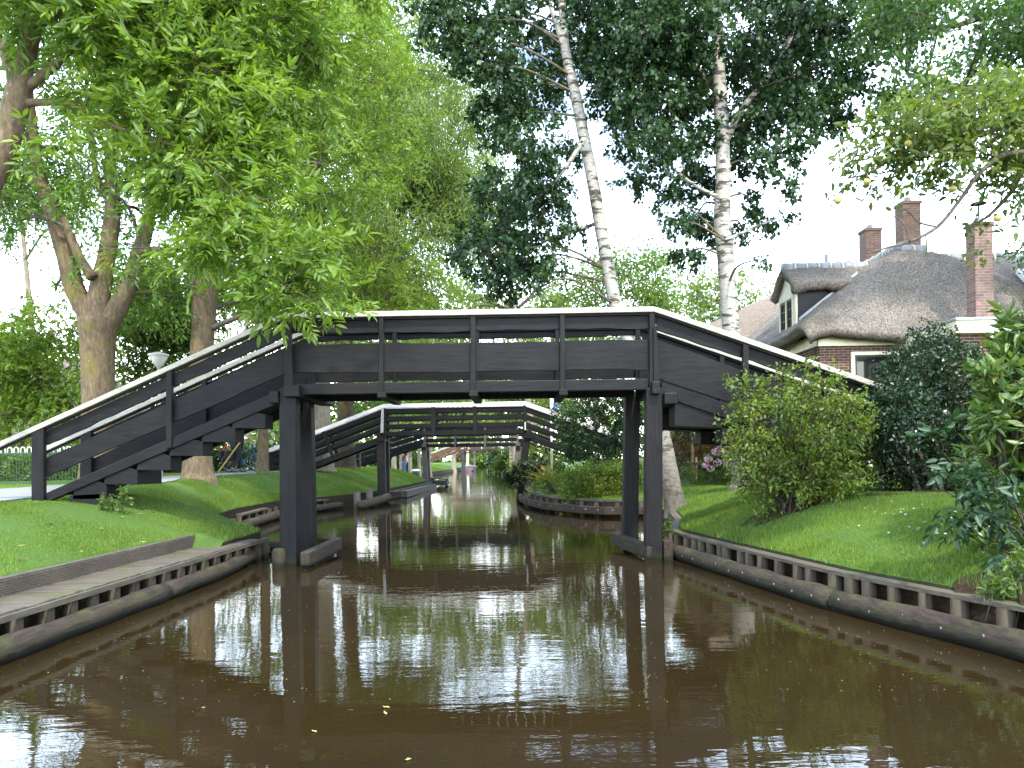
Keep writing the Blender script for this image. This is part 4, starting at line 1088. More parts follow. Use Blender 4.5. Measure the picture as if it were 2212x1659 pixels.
for px, py, Y, r in ((120, 20, 9.2, .5), (230, 60, 9.2, .6), (340, 40, 9.5, .7), (460, 60, 10, .7), (580, 40, 10.5, .7), (670, 90, 11, .55),
                     (290, 150, 9.5, .5), (420, 165, 9.5, .62), (540, 175, 10, .6), (640, 215, 10.6, .5), (330, 265, 9.3, .5), (450, 255, 9.5, .6), (560, 270, 10, .5),
                     (360, 360, 9.2, .42), (465, 355, 9.4, .5), (565, 350, 9.8, .4), (420, 440, 9.2, .4), (520, 455, 9.2, .45), (610, 440, 9.8, .4),
                     (455, 545, 9.1, .36), (560, 555, 9.2, .45), (650, 545, 9.6, .4), (545, 600, 9.2, .28), (630, 600, 9.2, .33), (700, 600, 9.4, .26),
                     (680, 645, 9.1, .18), (625, 650, 9.2, .15), (705, 672, 9.0, .11), (725, 655, 9.1, .12), (380, 530, 9.2, .22),
                     (200, 150, 9.3, .35), (150, 300, 9.4, .28), (520, -80, 10, .8), (330, -100, 9.6, .8), (150, -110, 9.3, .8), (700, -60, 11, .8), (0, -120, 9.2, .8)):
    bl.append(B(px, py, Y, r, 95 * (r / .5) ** 2, r * 1.1, r * .5))
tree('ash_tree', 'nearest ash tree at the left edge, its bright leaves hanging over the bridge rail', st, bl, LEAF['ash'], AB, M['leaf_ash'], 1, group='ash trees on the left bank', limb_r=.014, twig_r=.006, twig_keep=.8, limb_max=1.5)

# ---- big many-stemmed ash behind the bridge foot
YA = 17.5
st = [rooted(S([(212, 1042, 66), (212, 850, 64), (211, 760, 68), (212, 690, 82)], YA)),
      S([(214, 720, 52), (186, 670, 45), (160, 620, 42), (140, 540, 40), (118, 470, 36), (98, 420, 32), (84, 380, 27), (70, 270, 20), (60, 130, 14), (70, -60, 8)], YA),
      S([(214, 710, 54), (214, 640, 46), (228, 570, 38), (240, 490, 34), (244, 430, 30), (238, 350, 24), (250, 220, 18), (262, 60, 10)], YA),
      S([(214, 720, 50), (250, 672, 42), (280, 610, 37), (300, 550, 34), (318, 490, 28), (330, 430, 22), (370, 300, 15), (400, 140, 9)], YA),
      S([(200, 600, 24), (172, 556, 20), (148, 500, 16), (138, 470, 12)], YA - .3),
      S([(236, 430, 20), (210, 390, 14), (200, 310, 10)], YA), S([(300, 545, 18), (352, 540, 12), (410, 580, 9), (440, 605, 7)], YA - .4)]
bl = region([(-120, -80), (500, -80), (470, 330), (380, 430), (300, 560), (130, 420), (60, 440), (-120, 470)], 15.5, 20, .7, 1.15, 56, 190, 21, [(20, 610, 70), (150, 120, 34), (205, 130, 26), (115, 300, 26), (172, 360, 22), (60, 470, 24)])
bl += [(P(30, 480, 18), (.6, .6, .4), 60), B(120, 620, 18.5, .5, 60), B(370, 640, 18, .7, 120), B(300, 640, 18.6, .6, 90)]
tree('ash_tree', 'big ash with three stems rising from one mossy trunk', st, bl, LEAF['ashfar'], AB, M['leaf_ash_deep'], 2, group='ash trees on the left bank', limb_r=.045, twig_r=.010)

# ---- ash beside the path, its trunk meeting the lawn behind the ramp
YB_ = 18.2
st = [rooted(S([(428, 1044, 58), (430, 900, 50), (436, 760, 48), (440, 690, 50), (442, 600, 54)], YB_)),
      S([(438, 640, 40), (424, 560, 30), (418, 480, 26), (430, 330, 18), (440, 120, 10)], YB_),
      S([(446, 630, 38), (458, 540, 30), (470, 440, 24), (520, 300, 17), (560, 120, 9)], YB_)]
bl = region([(330, -60), (800, -60), (860, 260), (760, 480), (700, 700), (560, 720), (470, 560), (380, 640), (330, 300)], 16.5, 21, .7, 1.15, 62, 200, 22, [(690, 380, 20), (625, 300, 18)])
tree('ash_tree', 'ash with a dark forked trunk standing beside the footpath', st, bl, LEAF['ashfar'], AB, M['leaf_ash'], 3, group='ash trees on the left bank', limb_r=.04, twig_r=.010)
# ---- slim mossy trunk by the bicycle
st = [rooted(S([(568, 1026, 23), (568, 930, 22), (560, 700, 20), (540, 480, 18), (512, 280, 14), (520, 60, 9)], 24))]
bl = region([(480, 180), (700, 180), (760, 640), (500, 640)], 23, 26, 1.0, 1.4, 16, 260, 23)
tree('ash_tree', 'slim mossy trunked ash standing beside the bicycle', st, bl, LEAF['ashfar'], AB, M['leaf_mid'], 4, group='ash trees on the left bank', twig_r=.012, twig_keep=.3)
# ---- two thick trunks on the bank by the second bridge
st = [rooted(S([(690, 1018, 54), (690, 900, 47), (692, 700, 42), (680, 450, 30), (700, 200, 16)], 29)), S([(690, 760, 30), (730, 560, 22), (800, 380, 12)], 29)]
bl = region([(620, -40), (920, -40), (1000, 300), (960, 560), (900, 700), (700, 700), (620, 400)], 26, 31, 1.2, 1.8, 46, 300, 24)
tree('lime_tree', 'thick straight trunk with a knot hole behind the near bridge post', st, bl, LEAF['willow'] | dict(per=34), PB, M['leaf_willow'], 5, group='tall trees on the left bank', twig_r=.015, twig_keep=.10, density=4.6)
st = [rooted(S([(744, 1010, 46), (746, 920, 36), (748, 800, 33), (760, 560, 26), (800, 320, 16)], 33)), S([(750, 700, 24), (850, 560, 16), (930, 500, 11), (985, 508, 8), (1040, 520, 5)], 33)]
bl = region([(760, 120), (1050, 200), (1070, 420), (1020, 600), (880, 690), (760, 660)], 30, 36, 1.3, 2.0, 44, 300, 25)
tree('willow_tree', 'dark barked tree with feathery pale foliage over the second bridge ramp', st, bl, LEAF['willow'], DB, M['leaf_willow'], 6, group='tall trees on the left bank', limb_r=.05, twig_r=.016, twig_keep=.08, density=10.5)
# yellowish young foliage just over the middle of the bridge
st = [rooted(S([(648, 1000, 14), (656, 850, 12), (740, 720, 9), (850, 630, 5)], 24.8))]
bl = [B(870, 630, 24.6, .8, 150), B(930, 645, 24.8, .6, 110), B(820, 600, 24.8, .8, 150), B(965, 640, 25, .4, 60), B(770, 640, 24.8, .8, 150), B(860, 560, 25, .6, 90), B(900, 680, 24.5, .6, 100), B(840, 680, 24.5, .6, 100), B(920, 590, 25, .5, 70), B(800, 530, 25, .6, 90)]
tree('ash_sapling', 'yellow green young ash top showing above the middle of the bridge rail', st, bl, LEAF['ashfar'] | dict(L=.3), AB, M['leaf_yellow'], 7, twig_r=.01, twig_keep=.4)

# ---- the two birches
g1 = G(1458, 1102)
st = [[(g1 + Vector((.05, 0, -.1)), .32), (g1 + Vector((0, 0, .12)), .23)] + S([(1444, 1020, 42), (1424, 920, 36), (1395, 830, 33), (1365, 750, 31), (1330, 660, 29), (1305, 530, 28), (1282, 400, 26), (1262, 300, 25), (1238, 180, 23), (1222, 110, 20), (1215, 20, 17), (1200, -140, 11)], g1.y),
      S([(1222, 118, 15), (1205, 60, 12), (1186, 0, 9), (1170, -90, 6)], g1.y), S([(1262, 300, 12), (1230, 350, 9), (1190, 400, 7), (1145, 440, 5)], g1.y - .4), S([(1296, 480, 9), (1240, 500, 7), (1180, 520, 5)], g1.y + .4)]
bl = []
for px, py, r in ((950, 30, .8), (1040, 50, .8), (1110, 30, .8), (1185, 90, .75), (1060, 140, .8), (1120, 190, .8), (1180, 200, .6), (995, 105, .55), (1085, 260, .75), (1150, 310, .7), (1215, 160, .45),
                  (1125, 390, .72), (1075, 420, .6), (1180, 400, .6), (1100, 490, .75), (1050, 550, .7), (1130, 560, .75), (1175, 480, .55), (1195, 560, .4), (1085, 615, .42), (1010, 520, .45), (1235, 330, .35), (1210, 440, .35),
                  (1240, 500, .25), (1150, 610, .3), (1270, 90, .5), (1000, -60, .9), (1120, -60, .9), (1240, -50, .9)):
    tx = float(np.interp(py, [0, 180, 400, 660], [1213, 1238, 1282, 1330]))
    bl.append(B(px, py, g1.y + (1.5 if abs(px - tx) < 95 else random.Random(px).uniform(-1.5, 1.5)), r, 1500 * (r / .8) ** 2))
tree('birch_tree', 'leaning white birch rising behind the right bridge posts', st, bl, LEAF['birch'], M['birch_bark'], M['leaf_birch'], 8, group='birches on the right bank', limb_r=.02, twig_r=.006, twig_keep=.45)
YB2 = 16.5
st = [rooted(S([(1606, 1040, 46), (1594, 830, 41), (1580, 720, 37), (1572, 620, 36), (1566, 540, 36), (1560, 470, 37), (1562, 400, 31), (1560, 300, 31), (1555, 200, 29), (1551, 100, 25), (1548, 0, 21), (1545, -150, 13)], YB2)),
      S([(1570, 300, 17), (1600, 240, 14), (1640, 190, 12), (1690, 120, 10), (1722, 40, 9), (1745, -40, 7)], YB2), S([(1556, 210, 14), (1510, 150, 10), (1470, 90, 8), (1430, 10, 6)], YB2 + .3),
      S([(1566, 520, 9), (1610, 500, 6), (1680, 470, 4)], YB2 - .5), S([(1560, 430, 9), (1500, 400, 7), (1450, 360, 5)], YB2 - .3)]
bl = []
for px, py, r in ((1300, 30, .9), (1375, 70, .95), (1340, 150, .85), (1430, 50, 1.0), (1500, 50, .9), (1440, 145, .95), (1400, 225, .8), (1330, 225, .6), (1290, 115, .6), (1465, 240, .85), (1515, 175, .8), (1640, 50, .9),
                  (1600, 130, .8), (1700, 100, .95), (1680, 190, .9), (1765, 150, .8), (1745, 240, .75), (1640, 240, .8), (1805, 245, .55), (1850, 170, .5), (1600, 300, .6), (1500, 315, .6), (1425, 320, .55), (1485, 395, .48), (1540, 395, .4),
                  (1620, 355, .42), (1690, 320, .5), (1505, 470, .4), (1458, 478, .3), (1480, 545, .3), (1535, 500, .32), (1625, 440, .33), (1655, 480, .25), (1605, 505, .28), (1690, 400, .28), (1375, 385, .33), (1350, 300, .45), (1440, 420, .3), (1510, 560, .18), (1640, 560, .12), (1700, 465, .16),
                  (1350, -60, 1), (1480, -60, 1), (1620, -60, 1), (1760, -40, .9), (1780, 60, .8)):
    bl.append(B(px, py, YB2 + (1.3 if abs(px - 1560) < 60 and py > 120 else random.Random(px * 3 + py).uniform(-1.6, 1.6)) + (1.2 if px < 1310 else 0), r, 1900 * (r / .8) ** 2))
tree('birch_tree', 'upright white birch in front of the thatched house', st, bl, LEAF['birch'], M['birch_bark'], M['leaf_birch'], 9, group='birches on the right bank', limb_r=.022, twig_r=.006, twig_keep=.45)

# ---- oak crown reaching in at the upper right
st = [rooted(S([(2440, 1000, 90), (2430, 600, 70), (2390, 300, 54), (2360, 60, 40), (2340, -150, 24)], 19)), S([(2390, 300, 34), (2240, 200, 22), (2080, 190, 14), (1960, 160, 9)], 18.5), S([(2360, 80, 30), (2200, 20, 18), (2040, 60, 10), (1900, 40, 6)], 18)]
bl = region([(1870, -80), (2420, -80), (2420, 560), (2290, 560), (2200, 230), (2050, 220), (1900, 110)], 15.5, 20, .75, 1.15, 46, 950, 26, [(1990, 150, 30), (1850, 60, 40)]) + [B(1880, 90, 16, .6, 600), B(1930, 200, 16, .55, 500), B(1950, 30, 17, .8, 1200)]
tree('oak_tree', 'bluish green tree crown reaching in at the upper right above the apple boughs', st, bl, LEAF['broad'], DB, M['leaf_oak'], 10, limb_r=.04, twig_r=.009, twig_keep=.4)
# ---- apple tree bough at the right edge
YP = 7.3
gx = 6.0
st = [rooted([(Vector((gx, 7.6, .9)), .16), (Vector((gx - .05, 7.6, 2.2)), .13), (Vector((gx - .1, 7.5, 3.4)), .12), (Vector((gx - .2, 7.4, 4.2)), .10)]),
      [(Vector((gx - .12, 7.5, 3.5)), .09)] + S([(2330, 300, 16), (2212, 262, 11), (2120, 290, 12), (2030, 300, 9), (1950, 330, 7), (1880, 372, 5), (1835, 385, 3)], YP),
      [(Vector((gx - .1, 7.5, 3.3)), .08)] + S([(2330, 360, 14), (2190, 330, 11), (2120, 370, 9.5), (2075, 430, 8), (2025, 490, 7.5), (1965, 522, 6), (1920, 534, 4.5), (1872, 548, 3)], YP - .2),
      S([(2330, 330, 16), (2230, 350, 12), (2180, 420, 9), (2130, 470, 6), (2080, 495, 4)], YP + .3),
      S([(2025, 490, 5), (1985, 480, 4), (1955, 452, 3), (1915, 470, 2)], YP - .2), S([(1965, 522, 4), (1950, 480, 3), (1905, 455, 2)], YP - .25), S([(2000, 508, 3.5), (2000, 560, 3), (1975, 590, 2.4), (1950, 596, 2)], YP - .2),
      S([(2212, 262, 12), (2150, 220, 9), (2060, 225, 7), (1960, 250, 4)], YP + .2)]
bl = []
for px, py, r, k in ((1850, 330, .2, .8), (1890, 300, .3, 1), (1950, 275, .33, 1.1), (2030, 255, .36, 1.2), (2100, 240, .4, 1.2), (2190, 255, .45, 1.3), (1920, 370, .24, .9), (1990, 345, .3, 1), (2070, 330, .33, 1), (2160, 340, .36, 1), (2040, 405, .2, .6),
                     (1870, 410, .17, .5), (1830, 390, .12, .5), (2110, 500, .16, .45), (2120, 545, .12, .5), (1930, 440, .18, .3), (2170, 400, .25, .6), (2212, 450, .2, .4), (1985, 300, .28, 1), (2130, 290, .35, 1), (2240, 330, .4, 1), (2010, 200, .18, .6), (2200, 190, .3, .7)):
    bl.append(B(px, py, YP + random.Random(px + py).uniform(-.4, .4), r, 330 * k * (r / .33) ** 2))
ap = tree('apple_tree', 'apple tree bough with olive leaves and pale fruit reaching in from the right edge', st, bl, dict(kind='simple', L=.075, W=.036, per=14, spread=.10, droop=.2, wild=.6, shape='ovate'), M['branch_bark'], M['leaf_apple'], 11, limb_r=.010, twig_r=.0035, twig_keep=.7)
for px, py in ((2078, 347), (2058, 408), (2000, 284), (1810, 434), (2155, 472), (1873, 393), (2087, 333), (1962, 310), (2180, 300)):
    c = P(px, py, YP - .3)
    m = MB(); m.ball(c, .034, 14, (1, 1, .9)); m.tube([c + Vector((0, 0, .028)), c + Vector((.005, 0, .075))], [.003, .002], 5)
    m.build('apple', M['apple_skin'], ap, True)

# ================================================================ shrubs and garden
def bush(name, label, base, blobs, spec, leaf, seed, cat='bush', group=None, stems=6, bark=None, sr=.012, density=1.0, keep=.5, tw=.004):
    rng = np.random.default_rng(seed); t = thing(name, base, label, cat, group); pr_ = random.Random(seed)
    m = MB()
    for i, (c, r, n) in enumerate(blobs[:max(stems, 1) * 3]):
        a = pr_.uniform(0, 6.28); s = Vector(base) + Vector((math.cos(a), math.sin(a), 0)) * pr_.uniform(.02, .22); s.z = hz(s.x, s.y) - .05
        mid = s.lerp(Vector(c), .5) + Vector((pr_.uniform(-.1, .1), pr_.uniform(-.1, .1), .1))
        cp = curve_pts([(s, sr * 1.3), (mid, sr), (Vector(c), sr * .4)], 4); m.tube([a_ for a_, b in cp], [b for a_, b in cp], 5, False)
    m.build('stems', bark or M['branch_bark'], t, True)
    o, cl = leaf_mesh('foliage', blobs, spec, rng, leaf, t, density)
    twigs(cl, rng, t, bark or M['branch_bark'], tw, keep, 'stems', m)
    return t
# yellow-green bush in front of the right ramp
YU = 9.8
bb = G(1712, 1106); YU = bb.y
bl = []
for px, py, r, k in ((1620, 880, .2, .7), (1600, 840, .13, .4), (1640, 940, .25, 1), (1600, 960, .22, .9), (1660, 1010, .32, 1.3), (1620, 1040, .22, .9), (1700, 880, .25, .9), (1720, 950, .33, 1.3), (1740, 1030, .38, 1.5), (1780, 880, .28, 1), (1790, 960, .33, 1.3), (1820, 1030, .28, 1.1),
                     (1850, 930, .25, 1), (1870, 990, .2, .8), (1730, 830, .2, .7), (1680, 820, .13, .4), (1790, 830, .2, .7), (1740, 790, .12, .3), (1700, 800, .1, .3), (1650, 860, .2, .6), (1585, 905, .14, .5), (1830, 870, .2, .8), (1700, 1070, .28, 1.1), (1760, 1080, .25, 1), (1650, 1075, .18, .6), (1590, 1000, .16, .6), (1810, 1075, .16, .6), (1575, 820, .09, .2)):
    bl.append(B(px, py, YU + random.Random(px + 2 * py).uniform(-.35, .45), r, 620 * k * (r / .3) ** 1.3))
bush('bush', 'loose yellow green bush hiding the foot of the right ramp', bb, bl, dict(kind='simple', L=.056, W=.031, per=13, spread=.085, droop=.15, wild=.6, shape='ovate'), M['leaf_bush'], 31, stems=12, density=1.15)
soil_shade_patch('soil_and_shade', (bb.x + .15, bb.y + .15), .8, .3, 'painted shade under the yellow green bush')  # dark sheet standing in for the bush's shade on the lawn
# dark holly behind it
hb = at(5.75, 10.45)
bl = []
for px, py, r in ((1900, 910, .34), (1935, 855, .34), (1985, 800, .4), (2050, 805, .4), (2110, 850, .4), (1950, 900, .5), (2035, 890, .52), (2110, 930, .45), (1900, 975, .38), (1975, 980, .5), (2060, 990, .5), (2130, 1010, .42), (1945, 790, .2), (2005, 755, .25), (2065, 765, .22), (2115, 800, .27), (1985, 722, .10), (1988, 694, .05), (1885, 1020, .2), (1930, 1040, .24), (2170, 900, .38), (2160, 980, .38), (2050, 730, .10), (1868, 900, .16), (1862, 950, .18), (2090, 750, .1), (2020, 725, .09), (2000, 1050, .26), (2080, 1050, .28)):
    bl.append(B(px, py, 10.5 + random.Random(px + py).uniform(-.35, .5), r, 2000 * (r / .42) ** 2))
bush('holly', 'dense dark glossy holly between the bush and the house windows', hb, bl, dict(kind='simple', L=.05, W=.03, per=16, spread=.075, droop=.05, wild=.8, shape='quad', shell=3.0), M['leaf_holly'], 32, stems=5, sr=.03, keep=.15)
soil_shade_patch('soil_and_shade', (5.75, 10.4), 1.3, .6, 'painted shade under the dark holly')  # dark sheet painting the shade below the holly
# rhododendron at the right edge
YR = 6.9
rb = at(4.7, 7.2)
bl = []
for px, py, r in ((2190, 740, .2), (2220, 800, .32), (2160, 830, .2), (2210, 900, .34), (2150, 920, .2), (2200, 990, .36), (2150, 1000, .24), (2220, 1080, .36), (2170, 1090, .26), (2200, 1170, .3), (2250, 720, .3), (2270, 850, .4), (2280, 1000, .4), (2280, 1150, .4), (2205, 690, .14), (2160, 1160, .16), (2140, 870, .13), (2125, 940, .12), (2120, 1000, .12), (2185, 760, .16), (2165, 790, .12), (2180, 860, .25), (2180, 950, .25)):
    bl.append(B(px, py, YR + random.Random(px * py).uniform(-.25, .45), r, 380 * (r / .3) ** 2))
bush('rhododendron', 'glossy big leaved rhododendron at the right edge', rb, bl, dict(kind='simple', L=.125, W=.042, per=9, spread=.045, droop=-.15, wild=.7, shape='ovate', shell=3.2), M['leaf_rhodo'], 33, stems=5, sr=.02, keep=.6, tw=.006)
# ash seedling leaning out over the lawn
sb = at(4.35, 6.55)
bl = [B(px, py, 6.45 + .05 * math.sin(px), r, n) for px, py, r, n in ((2035, 975, .06, 5), (2070, 990, .07, 6), (2105, 975, .08, 6), (2060, 1040, .07, 5), (2030, 1055, .05, 4), (2105, 1045, .09, 6), (2045, 1095, .04, 4), (2085, 1100, .05, 4), (2140, 1080, .1, 8), (2160, 1130, .1, 8), (2125, 1180, .05, 3), (2165, 1195, .08, 5), (2160, 1010, .1, 8))]
bush('ash_seedling', 'ash seedling with dark drooping leaflets leaning over the lawn beside the rhododendron', sb, bl, dict(kind='pinnate', L=.24, pairs=3, per=4, spread=.04, droop=.3, wild=.45, shape='ovate', wr=.45), M['leaf_seedling'], 34, cat='sapling', stems=5, sr=.006, keep=.9, tw=.003)
g_ = G(2195, 1265); soil_shade_patch('soil_and_shade', (g_.x, g_.y), .42, .38, 'dark earth and painted contact shadow under the rhododendron')  # dark earth that doubles as a painted contact shadow
# garden corner behind the right posts
def hedge_blobs(x0, x1, y0, y1, z1, r, step, n, seed):
    rg = random.Random(seed); out = []
    for x in np.arange(x0, x1 + .01, step):
        for y in np.arange(y0, y1 + .01, step):
            for z in np.arange(r * .5, z1 - r * .6, step * .9):
                g = hz(x, y); out.append((Vector((x + rg.uniform(-.1, .1), y + rg.uniform(-.1, .1), g + z + rg.uniform(-.06, .06))), (r, r, r), n))
    return out
SM = dict(kind='simple', L=.06, W=.032, per=12, spread=.08, droop=-.25, wild=.6, shape='quad')
bush('box_hedge', 'clipped bright green hedge filling the quay corner behind the right posts', at(2.6, 20.8), hedge_blobs(1.55, 3.5, 20.45, 21.3, 1.0, .24, .30, 330, 41), SM, M['leaf_hedge'], 41, 'hedge', stems=4, keep=.1)
bl = [B(px, py, 23.5, r, 900 * (r / .6) ** 2) for px, py, r in ((1240, 900, .6), (1290, 880, .8), (1340, 890, .7), (1240, 950, .6), (1300, 950, .8), (1350, 960, .7), (1270, 850, .45), (1330, 840, .45), (1215, 920, .35), (1225, 985, .4), (1290, 1000, .5), (1205, 895, .25), (1370, 900, .6))]
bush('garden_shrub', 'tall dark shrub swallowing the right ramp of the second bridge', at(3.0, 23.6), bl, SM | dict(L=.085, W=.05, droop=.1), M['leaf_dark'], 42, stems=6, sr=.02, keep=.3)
bl = [B(px, py, 30, r, 700 * (r / .8) ** 2) for px, py, r in ((1330, 850, .9), (1280, 850, .8), (1240, 870, .7), (1370, 870, .9), (1225, 940, .5))]
bush('garden_shrub', 'pale grey green shrub behind the tall dark shrub', at(4.2, 30), bl, SM | dict(L=.11, W=.05), M['leaf_willow'], 43, stems=5, sr=.02, keep=.3)
bl = [B(px, py, 26.2, r, 320) for px, py, r in ((1120, 1020, .22), (1140, 1008, .3), (1110, 1040, .2), (1150, 1030, .3), (1160, 1000, .3), (1098, 1032, .12))]
bush('camellia', 'small dark glossy shrub round the foot of the leaning post of the second bridge', at(.75, 26), bl, SM | dict(L=.10, W=.06), M['leaf_holly'], 44, keep=.1)
bl = [B(px, py, 23.6, r, n) for px, py, r, n in ((1165, 1045, .25, 200), (1190, 1050, .28, 240), (1215, 1040, .3, 240), (1150, 1055, .16, 100), (1175, 1030, .25, 160), (1200, 1062, .2, 150))]
bush('perennials', 'mixed low garden plants below the fern', at(1.35, 23.4), bl, SM | dict(L=.09, W=.03, droop=-.5), M['leaf_bush'], 45, 'plant', keep=.1)
# fern
fb = at(1.25, 24.5); ft = thing('fern', fb, 'arching bronze green fern beside the second bridge post', 'fern')
rg = np.random.default_rng(5); PP, DD, LL = [], [], []; m = MB()
for k in range(20):
    a = k * 2.4; tilt = .35 + .5 * rg.random(); Ln = 1.05 + .35 * rg.random()
    h = Vector((math.cos(a) * math.sin(tilt), math.sin(a) * math.sin(tilt), math.cos(tilt)))
    pts = []
    for j in range(15):
        t = j / 14; p = fb + h * Ln * t + Vector((math.cos(a), math.sin(a), -1.0)) * .32 * t ** 2.5; pts.append(p)
        if j:
            d = (pts[-1] - pts[-2]).normalized(); s = d.cross(Vector((0, 0, 1))).normalized()
            for sg in (-1, 1): PP.append(p); DD.append(s * sg * .9 + d * .4); LL.append(.17 * math.sin(math.pi * (.12 + .86 * t)) + .02)
    m.tube(pts, [.008] * 15, 4, False)
m.build('stalks', M['leaf_fern'], ft)
v, f = leaf_geo(np.array(PP), _norm(np.array(DD)), np.array(LL), np.full(len(LL), .05), rg, 'quad')
link_mesh('fronds', np_mesh('fronds', v - np.array(fb), f), M['leaf_fern'], ft)
# garden under the right ramp
bush('low_hedge', 'low dark hedge crossing the garden behind the sapling', at(5.0, 23.2), hedge_blobs(4.3, 6.8, 22.9, 23.4, .62, .25, .36, 190, 46), SM, M['leaf_mid'], 46, 'hedge', stems=3, keep=.05)
bl = [B(px, py, 25.5, r, n) for px, py, r, n in ((1480, 960, .6, 700), (1520, 950, .7, 900), (1560, 960, .7, 800), (1500, 990, .6, 600), (1450, 970, .5, 500))]
bush('azalea', 'orange tinged shrub behind the young staked tree', at(6.3, 25.5), bl, SM | dict(L=.09, W=.04), M['leaf_orange'], 47, keep=.3)
bl = [B(px, py, 26.5, r, n) for px, py, r, n in ((1480, 1010, .5, 500), (1530, 1010, .5, 500), (1440, 1000, .5, 400))]
bush('garden_shrub', 'near black low shrub under the orange tinged one', at(6.4, 26.5), bl, SM | dict(L=.09, W=.05), M['leaf_dark'], 48, keep=.1)
bl = [B(px, py, 29, r, n) for px, py, r, n in ((1450, 900, .7, 600), (1470, 870, .7, 600), (1440, 930, .5, 300), (1495, 890, .6, 400), (1540, 900, .6, 400))]
bush('golden_conifer', 'bright lime yellow conifer seen past the right posts', at(6.4, 29), bl, SM | dict(L=.12, W=.04, droop=-.4), M['leaf_lime'], 49, keep=.05)
sp = G(1497, 1044)
t_ = tree('young_tree', 'young staked tree on the lawn behind the right posts', [rooted([(sp, .065), (sp + Vector((0, 0, .9)), .06), (sp + Vector((0, 0, 1.5)), .055)]), [(sp + Vector((0, 0, 1.4)), .04), (sp + Vector((.3, 0, 2.0)), .03), (sp + Vector((.45, 0, 2.6)), .02)], [(sp + Vector((0, 0, 1.4)), .04), (sp + Vector((-.28, 0, 2.0)), .03), (sp + Vector((-.4, 0, 2.6)), .02)]],
     [(sp + Vector(d), (.4, .4, .4), 160) for d in ((0, 0, 1.8), (.35, .1, 2.3), (-.35, .1, 2.3), (0, 0, 2.6), (-.3, 0, 1.7))], LEAF['broad'], AB, M['leaf_dark'], 50, twig_keep=.2)
MB().box(sp.x + .09, sp.x + .14, sp.y - .03, sp.y + .03, sp.z, sp.z + .85).build('stake', M['stake_wood'], t_)
MB().box(sp.x - .075, sp.x + .15, sp.y - .075, sp.y - .065, sp.z + .62, sp.z + .68).build('tie', M['black_rubber'], t_)
hy = at(5.9, 22.3)
hyt = bush('hydrangea', 'hydrangea with pale pink flower heads under the right ramp', hy, [B(1550, 990, 22.3, .35, 160), B(1575, 985, 22.3, .4, 160), B(1545, 1010, 22.3, .3, 120)], SM | dict(L=.13, W=.08), M['leaf_mid'], 51, keep=.1)
rg = np.random.default_rng(52)
for px, py, r in ((1530, 992, .11), (1548, 975, .13), (1560, 962, .14), (1568, 980, .12), (1550, 1000, .12), (1535, 1012, .10), (1572, 1000, .12), (1575, 955, .12), (1524, 1005, .08)):
    c = np.array(P(px, py, 22.0)); u = _norm(rg.normal(size=(70, 3))); v, f = leaf_geo(c + u * r * np.array([1, 1, .8]), _norm(np.cross(u, rg.normal(size=(70, 3)))), .06, .05, rg, 'quad')
    link_mesh('flower_head', np_mesh('flower_head', v - np.array(hy), f), M['petal_pink'], hyt)
# left: hedge and roses behind the path, walnut bushes, hedge behind the fence
bush('rose_hedge', 'dark clipped hedge with red and cream roses behind the bicycle', at(-10.6, 29), hedge_blobs(-13.5, -8.9, 28.6, 29.4, 1.25, .4, .5, 260, 53), SM | dict(L=.09, W=.05), M['leaf_dark'], 53, 'hedge', stems=3, keep=.05)
rb_ = thing('rose_flowers', at(-10.9, 28.2), 'scatter of red and cream rose blooms on top of the clipped hedge', 'roses')
for nm, mt, pts in (('red_blooms', 'petal_red', ((452, 960), (458, 968), (470, 962), (478, 972), (463, 955), (488, 966), (500, 960))), ('cream_blooms', 'petal_white', ((560, 940), (572, 948), (548, 955), (540, 936), (585, 955), (520, 950), (508, 944), (596, 965), (578, 930), (590, 940)))):
    vs, fs, o = [], [], 0
    for px, py in pts:
        c = np.array(P(px, py, 28.1)); u = _norm(rg.normal(size=(26, 3))); v, f = leaf_geo(c + u * .05, _norm(np.cross(u, rg.normal(size=(26, 3)))), .09, .07, rg, 'quad')
        vs.append(v); fs.append(f + o); o += len(v)
    link_mesh(nm, np_mesh(nm, np.concatenate(vs) - np.array(world_origin(rb_)), np.concatenate(fs)), M[mt], rb_)
bush('fence_hedge', 'low trimmed hedge behind the hooped fence', at(-14, 19), hedge_blobs(-17.5, -10.2, 18.6, 19.1, .85, .33, .45, 200, 54), SM | dict(L=.085, W=.05), M['leaf_mid'], 54, 'hedge', stems=3, keep=.05)
for k, (x, y, pl, lab, lf, dn) in enumerate(((-16.2, 21.5, [(-30, 730), (70, 700), (120, 650), (190, 740), (190, 900), (100, 960), (-30, 960)], 'light green walnut sapling behind the left end of the handrail', 'leaf_yellow', 1.8),
                                     (-11.2, 24.5, [(250, 560), (420, 560), (440, 760), (380, 860), (250, 900)], 'blue green bush behind the street lamp', 'leaf_mid', 3.2),
                                     (-22, 30, [(-60, 700), (130, 740), (130, 980), (-60, 980)], 'shadowy bush at the far left behind the hooped fence', 'leaf_ash_deep', 1))):
    Y = y
    bl = region(pl, Y - 1.2, Y + 1.2, .7, 1.0, 22, 62, 60 + k)
    g = at(x * .0 + P((pl[0][0] + pl[1][0]) / 2, 900, Y).x, Y)
    tree('walnut_bush', lab, [[(g - Vector((0, 0, .1)), .12), (g + Vector((.05, 0, .8)), .09), (g + Vector((-.1, 0, 1.8)), .06), (g + Vector((.1, 0, 3.2)), .04)]], bl, LEAF['walnut'], AB, M[lf], 60 + k, 'bush', limb_r=.02, twig_r=.008, twig_keep=.4, density=1.6 * dn)

